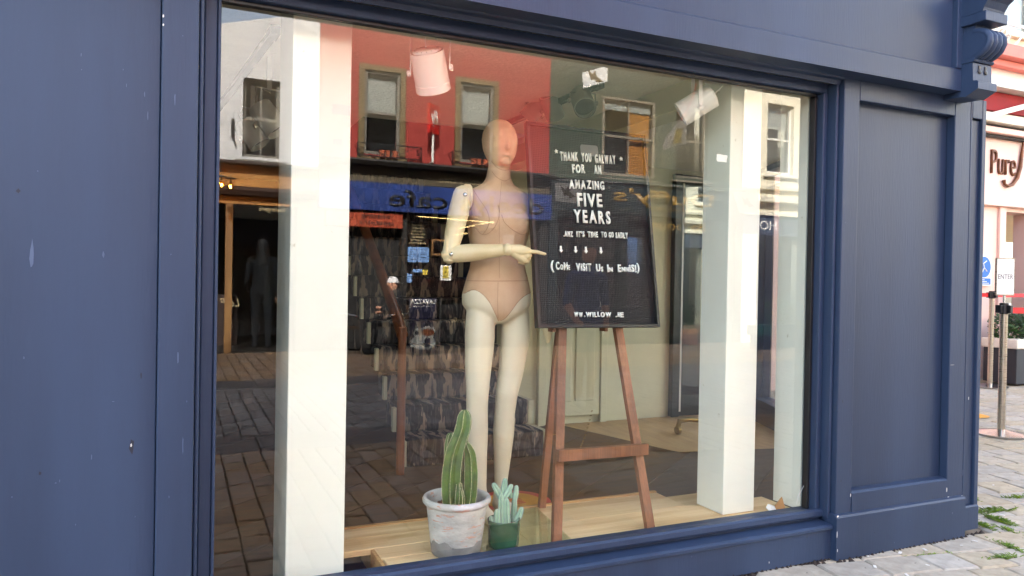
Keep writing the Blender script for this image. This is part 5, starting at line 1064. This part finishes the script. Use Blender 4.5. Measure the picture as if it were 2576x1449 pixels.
# ================================================================== seen directly past the right pilaster
YP = 4.3
pk_ = thing('pink_shop', (12, YP, 0), 'pale pink shopfront with raised brown lettering at the right edge', 'building')
m = MB(); wall(m, 6.5, 22, 0, 4.62, YP, YP+.3, [(11.05, 11.75, 0, 2.44)]); m.build('wall', PINKW, pk_)
box('door_recess', DOORD, pk_, 10.95, 11.85, YP+.8, YP+.85, 0, 2.5); box('door_leaf', DTIMB, pk_, 11.06, 11.22, YP+.3, YP+.75, 0, 2.4); box('door_stile', SASHD, pk_, 11.24, 11.30, YP+.28, YP+.33, 0, 2.4)
box('architrave', PINKW, pk_, 10.90, 11.045, YP-.04, YP+.001, 0, 2.5, bev=.01)
box('sign_ledge', PINKW, pk_, 6.5, 22, YP-.09, YP-.001, 2.50, 2.56, bev=.01)
text('sign_letters', 'Pure', BRONZE, pk_, (10.70, YP-.002, 2.97), X_, Z_, .36, .56, .03, bold=-.012)
jm = MB(); pj = [P(a, b, YP-.03) for a, b in ((2576, 345), (2571, 385), (2567, 420), (2559, 448), (2547, 464), (2535, 468), (2527, 463), (2525, 453))]; jm.tube(pj, [.012, .022, .028, .028, .026, .022, .02, .026], 10); jm.build('sign_flourish', BRONZE, pk_, smooth=True)
box('added_shade_mass', CREAMW, pk_, 6.5, 24, YP+1.2, YP+6, 2.6, 12.4)  # this block and the next: unseen, added to shade the street opposite
box('added_shade_storey', CREAMW, pk_, 6.5, 24, YP+.31, YP+1.19, 9, 12.4)
def strip(n_, m_, pa, pb_, y, pr, x1=20): a, b = P(2525, pa, y), P(2525, pb_, y); return box(n_, m_, pk_, 6.5, x1, y-pr, y, min(a.z, b.z), max(a.z, b.z), bev=.008)
strip('awning_dark_board', DOORD, 352, 346, YP-.01, .08); strip('awning_board', PINKW, 345, 331, YP-.01, .16); strip('awning_dark_board', DOORD, 330, 324, YP-.01, .1); strip('awning_board', AWNW, 323, 300, YP-.01, .22)  # thin dark boards between the paler awning boards
aw = strip('awning_cloth', AWNR, 299, 252, YP-.01, .25)
strip('awning_cassette', AWNW, 251, 226, YP-.01, .42); MB().bar(P(2465, 297, 3.9), P(2600, 262, 3.9), .05, .07).build('awning_arm', AWNW, pk_)
strip('cornice', PINKR, 176, 160, YP-.01, .12); strip('cornice', PINKR, 159, 128, YP-.01, .25)
zt = P(2525, 127, YP-.1).z
bl2 = MB(); y = YP-.2; bl2.box(7.6, 20, y-.02, y, zt+.32, zt+.36).box(7.6, 20, y-.02, y, zt, zt+.04)
for k in range(28):
    xx = 7.7+k*.45; bl2.bar((xx, y-.01, zt+.04), (xx+.3, y-.01, zt+.32), .03, .015); bl2.tube([Vector((xx+.3+.07*(1-j/20)*math.cos(j*.5), y-.01, zt+.14+.07*(1-j/20)*math.sin(j*.5))) for j in range(18)], .011, 5)
bl2.build('balcony_rail', SASHW, pk_)
m = MB(); wall(m, 6.5, 24, 4.63, 12.4, YP+.02, YP+.3, [(11.0, 11.7, 5.1, 6.6), (12.6, 13.3, 5.1, 6.6)]); m.build('upper_wall', CREAMW, pk_)
for xa in (11.0, 12.6):
    wnn = box('window', SASHW, pk_, xa+.001, xa+.06, YP+.1, YP+.16, 5.1, 6.6); box('window_stile', SASHW, wnn, xa+.64, xa+.699, YP+.1, YP+.16, 5.1, 6.6); box('pane', PANE, wnn, xa+.06, xa+.64, YP+.12, YP+.13, 5.1, 6.6); box('blind', BLIND, wnn, xa+.06, xa+.64, YP+.16, YP+.17, 5.1, 6.6); box('meeting_rail', SASHW, wnn, xa+.06, xa+.64, YP+.09, YP+.118, 5.8, 5.85); box('sill', CREAMW, wnn, xa-.1, xa+.8, YP-.06, YP+.1, 5.0, 5.099)
def stanchion(x, y, h, lab):
    t = thing('barrier_post', (x, y, 0), lab, 'barrier post', 'belt barrier posts')
    MB().lathe([(.001, .0), (.205, .0), (.21, .006), (.21, .016), (.15, .03), (.05, .045), (.034, .05), (.001, .05)], (x, y, .003), 36).build('base', STEEL, t, smooth=40)
    MB().tube([(x, y, .045), (x, y, h-.10)], .031, 20).build('pole', BSTEEL, t, smooth=40); MB().tube([(x, y, h-.10), (x, y, h-.005), (x, y, h)], [.036, .036, .03], 20).build('belt_head', BLACKM, t, smooth=40)
    for k in range(4): box('belt_slot', BLACKM, t, x-.018+.05*math.cos(k*1.57)-.0, x+.018+.05*math.cos(k*1.57), y-.018+.05*math.sin(k*1.57), y+.018+.05*math.sin(k*1.57), h-.09, h-.02, bev=.004)
    return t
a = PZ(2536, 1090, 0); pA = Vector((6.64, 1.50, 0)); pB = Vector((9.76, 3.62, 0)); pC = Vector((7.9, 2.95, 0))
tA = stanchion(pA.x, pA.y, 1.17, 'steel barrier post carrying the white ENTER sign at the right edge'); stanchion(pB.x, pB.y, 1.27, 'steel barrier post farther back beside the hedge planter')
stanchion(8.44, 1.245, 1.17, 'steel barrier post at the far end of the ENTER post belt')
es = thing('enter_sign', (pA.x, pA.y, 1.17), 'white framed ENTER sign on top of the barrier post', 'sign')
ex = Vector((.93, -.37, 0)).normalized(); en = ex.cross(Z_)
MB().tube([(pA.x, pA.y, 1.171), (pA.x, pA.y, 1.235)], .012, 10).build('stem', STEEL, es); ec = Vector((pA.x, pA.y, 1.40)); m = MB(); m.obox(ec, ex, en, Z_, .084, .008, .165); m.build('frame', BSTEEL, es)
m = MB(); m.obox(ec+en*.009, ex, en, Z_, .077, .001, .156); m.build('sheet', LETTER, es); text('sign_letters', 'ENTER', GTEXT, es, ec-ex*.068-Z_*.02+en*.0102, ex, Z_, .042, .136, .001)
def belt(a_, b_, lab):
    t = thing('barrier_belt', tuple((Vector(a_)+Vector(b_))/2), lab, 'barrier belt', 'red barrier belts'); m = MB(); m.bar(a_, b_, .003, .05, up=Z_); d = (Vector(b_)-Vector(a_)).normalized(); s_ = d.cross(Z_).normalized()
    m = MB(); m.obox((Vector(a_)+Vector(b_))/2, d, s_, Z_, (Vector(b_)-Vector(a_)).length/2, .0015, .026); m.build('webbing', REDB, t)
belt((pA.x+.05, pA.y-.01, 1.105), (8.4, 1.25, 1.09), 'red belt running right from the ENTER barrier post'); belt((pB.x-.05, pB.y, 1.215), (8.0, 4.29, 1.22), 'red belt running left from the farther barrier post'); belt((pB.x+.05, pB.y, 1.215), (11.8, 4.29, 1.21), 'red belt running right from the farther barrier post')
trough(10.15, 11.9, 3.75, .45, 'dark trough with pale rim and clipped green hedge by the pink shop', 40, TROUGH, .5, .42, AWNW, n=3200)
bs_ = thing('safety_sign', (10.56, 4.22, 1.56), 'blue and white round safety notice on the pink wall', 'sign')
box('sheet', PAPER, bs_, 10.38, 10.72, 4.255, 4.27, 1.34, 1.78); MB().lathe([(.001, 0), (.15, 0), (.15, .003), (.001, .003)], (10.55, 4.254, 1.61), 32, axis=-Y_).build('blue_disc', SBLUE, bs_); box('blue_panel', SBLUE, bs_, 10.40, 10.70, 4.25, 4.2545, 1.36, 1.45)
for k in range(3): box('print_line', PAPER, bs_, 10.44, 10.66-.05*k, 4.246, 4.2495, 1.375+.024*k, 1.383+.024*k)
MB().tube([(10.50, 4.249, 1.53), (10.55, 4.249, 1.6), (10.53, 4.249, 1.66), (10.60, 4.249, 1.70)], .008, 5).build('pictogram', PAPER, bs_); MB().tube([(10.55, 4.249, 1.6), (10.61, 4.249, 1.55)], .008, 5).build('pictogram', PAPER, bs_)
fd_ = thing('floor_dot', (8.6, 2.7, 0), 'round orange marker on the paving beyond the pilaster', 'floor marker')
MB().lathe([(.001, 0), (.16, 0)], (7.35, 2.25, .009), 24).build('marker', DISCO, fd_); pass
# grass between the stones
rg = random.Random(9)
g = MB()
for x, y, n, s in ((4.33, .08, 60, .07), (4.0, -.06, 70, .06), (3.80, -.34, 45, .05), (4.17, -.05, 70, .07), (4.25, .08, 50, .05), (3.3, -.25, 30, .03), (3.63, -.42, 40, .05), (4.76, .21, 40, .05), (4.06, -.16, 30, .05), (4.45, .3, 35, .05), (3.42, -.26, 18, .02)):
    an = R(-11) if rg.random() < .5 else R(79)
    for _ in range(n*3):
        t = rg.gauss(0, .045); u = rg.gauss(0, .008); b = Vector((x+t*math.cos(an)-u*math.sin(an), y+t*math.sin(an)+u*math.cos(an), -.006)); a = rg.uniform(0, 6.28); l = s*rg.uniform(.3, .9); d = Vector((math.cos(a)*.9, math.sin(a)*.9, .55)).normalized(); w = d.cross(Z_).normalized()*.003
        g.add([b-w, b+w, b+d*l*.6+w*.7, b+d*l+Z_*(-.15*l), b+d*l*.6-w*.7], [(0, 1, 2, 3, 4)])
tag(g.build('grass', MOSS), 'bright green grass growing between the buff paving stones', 'grass', kind='stuff')
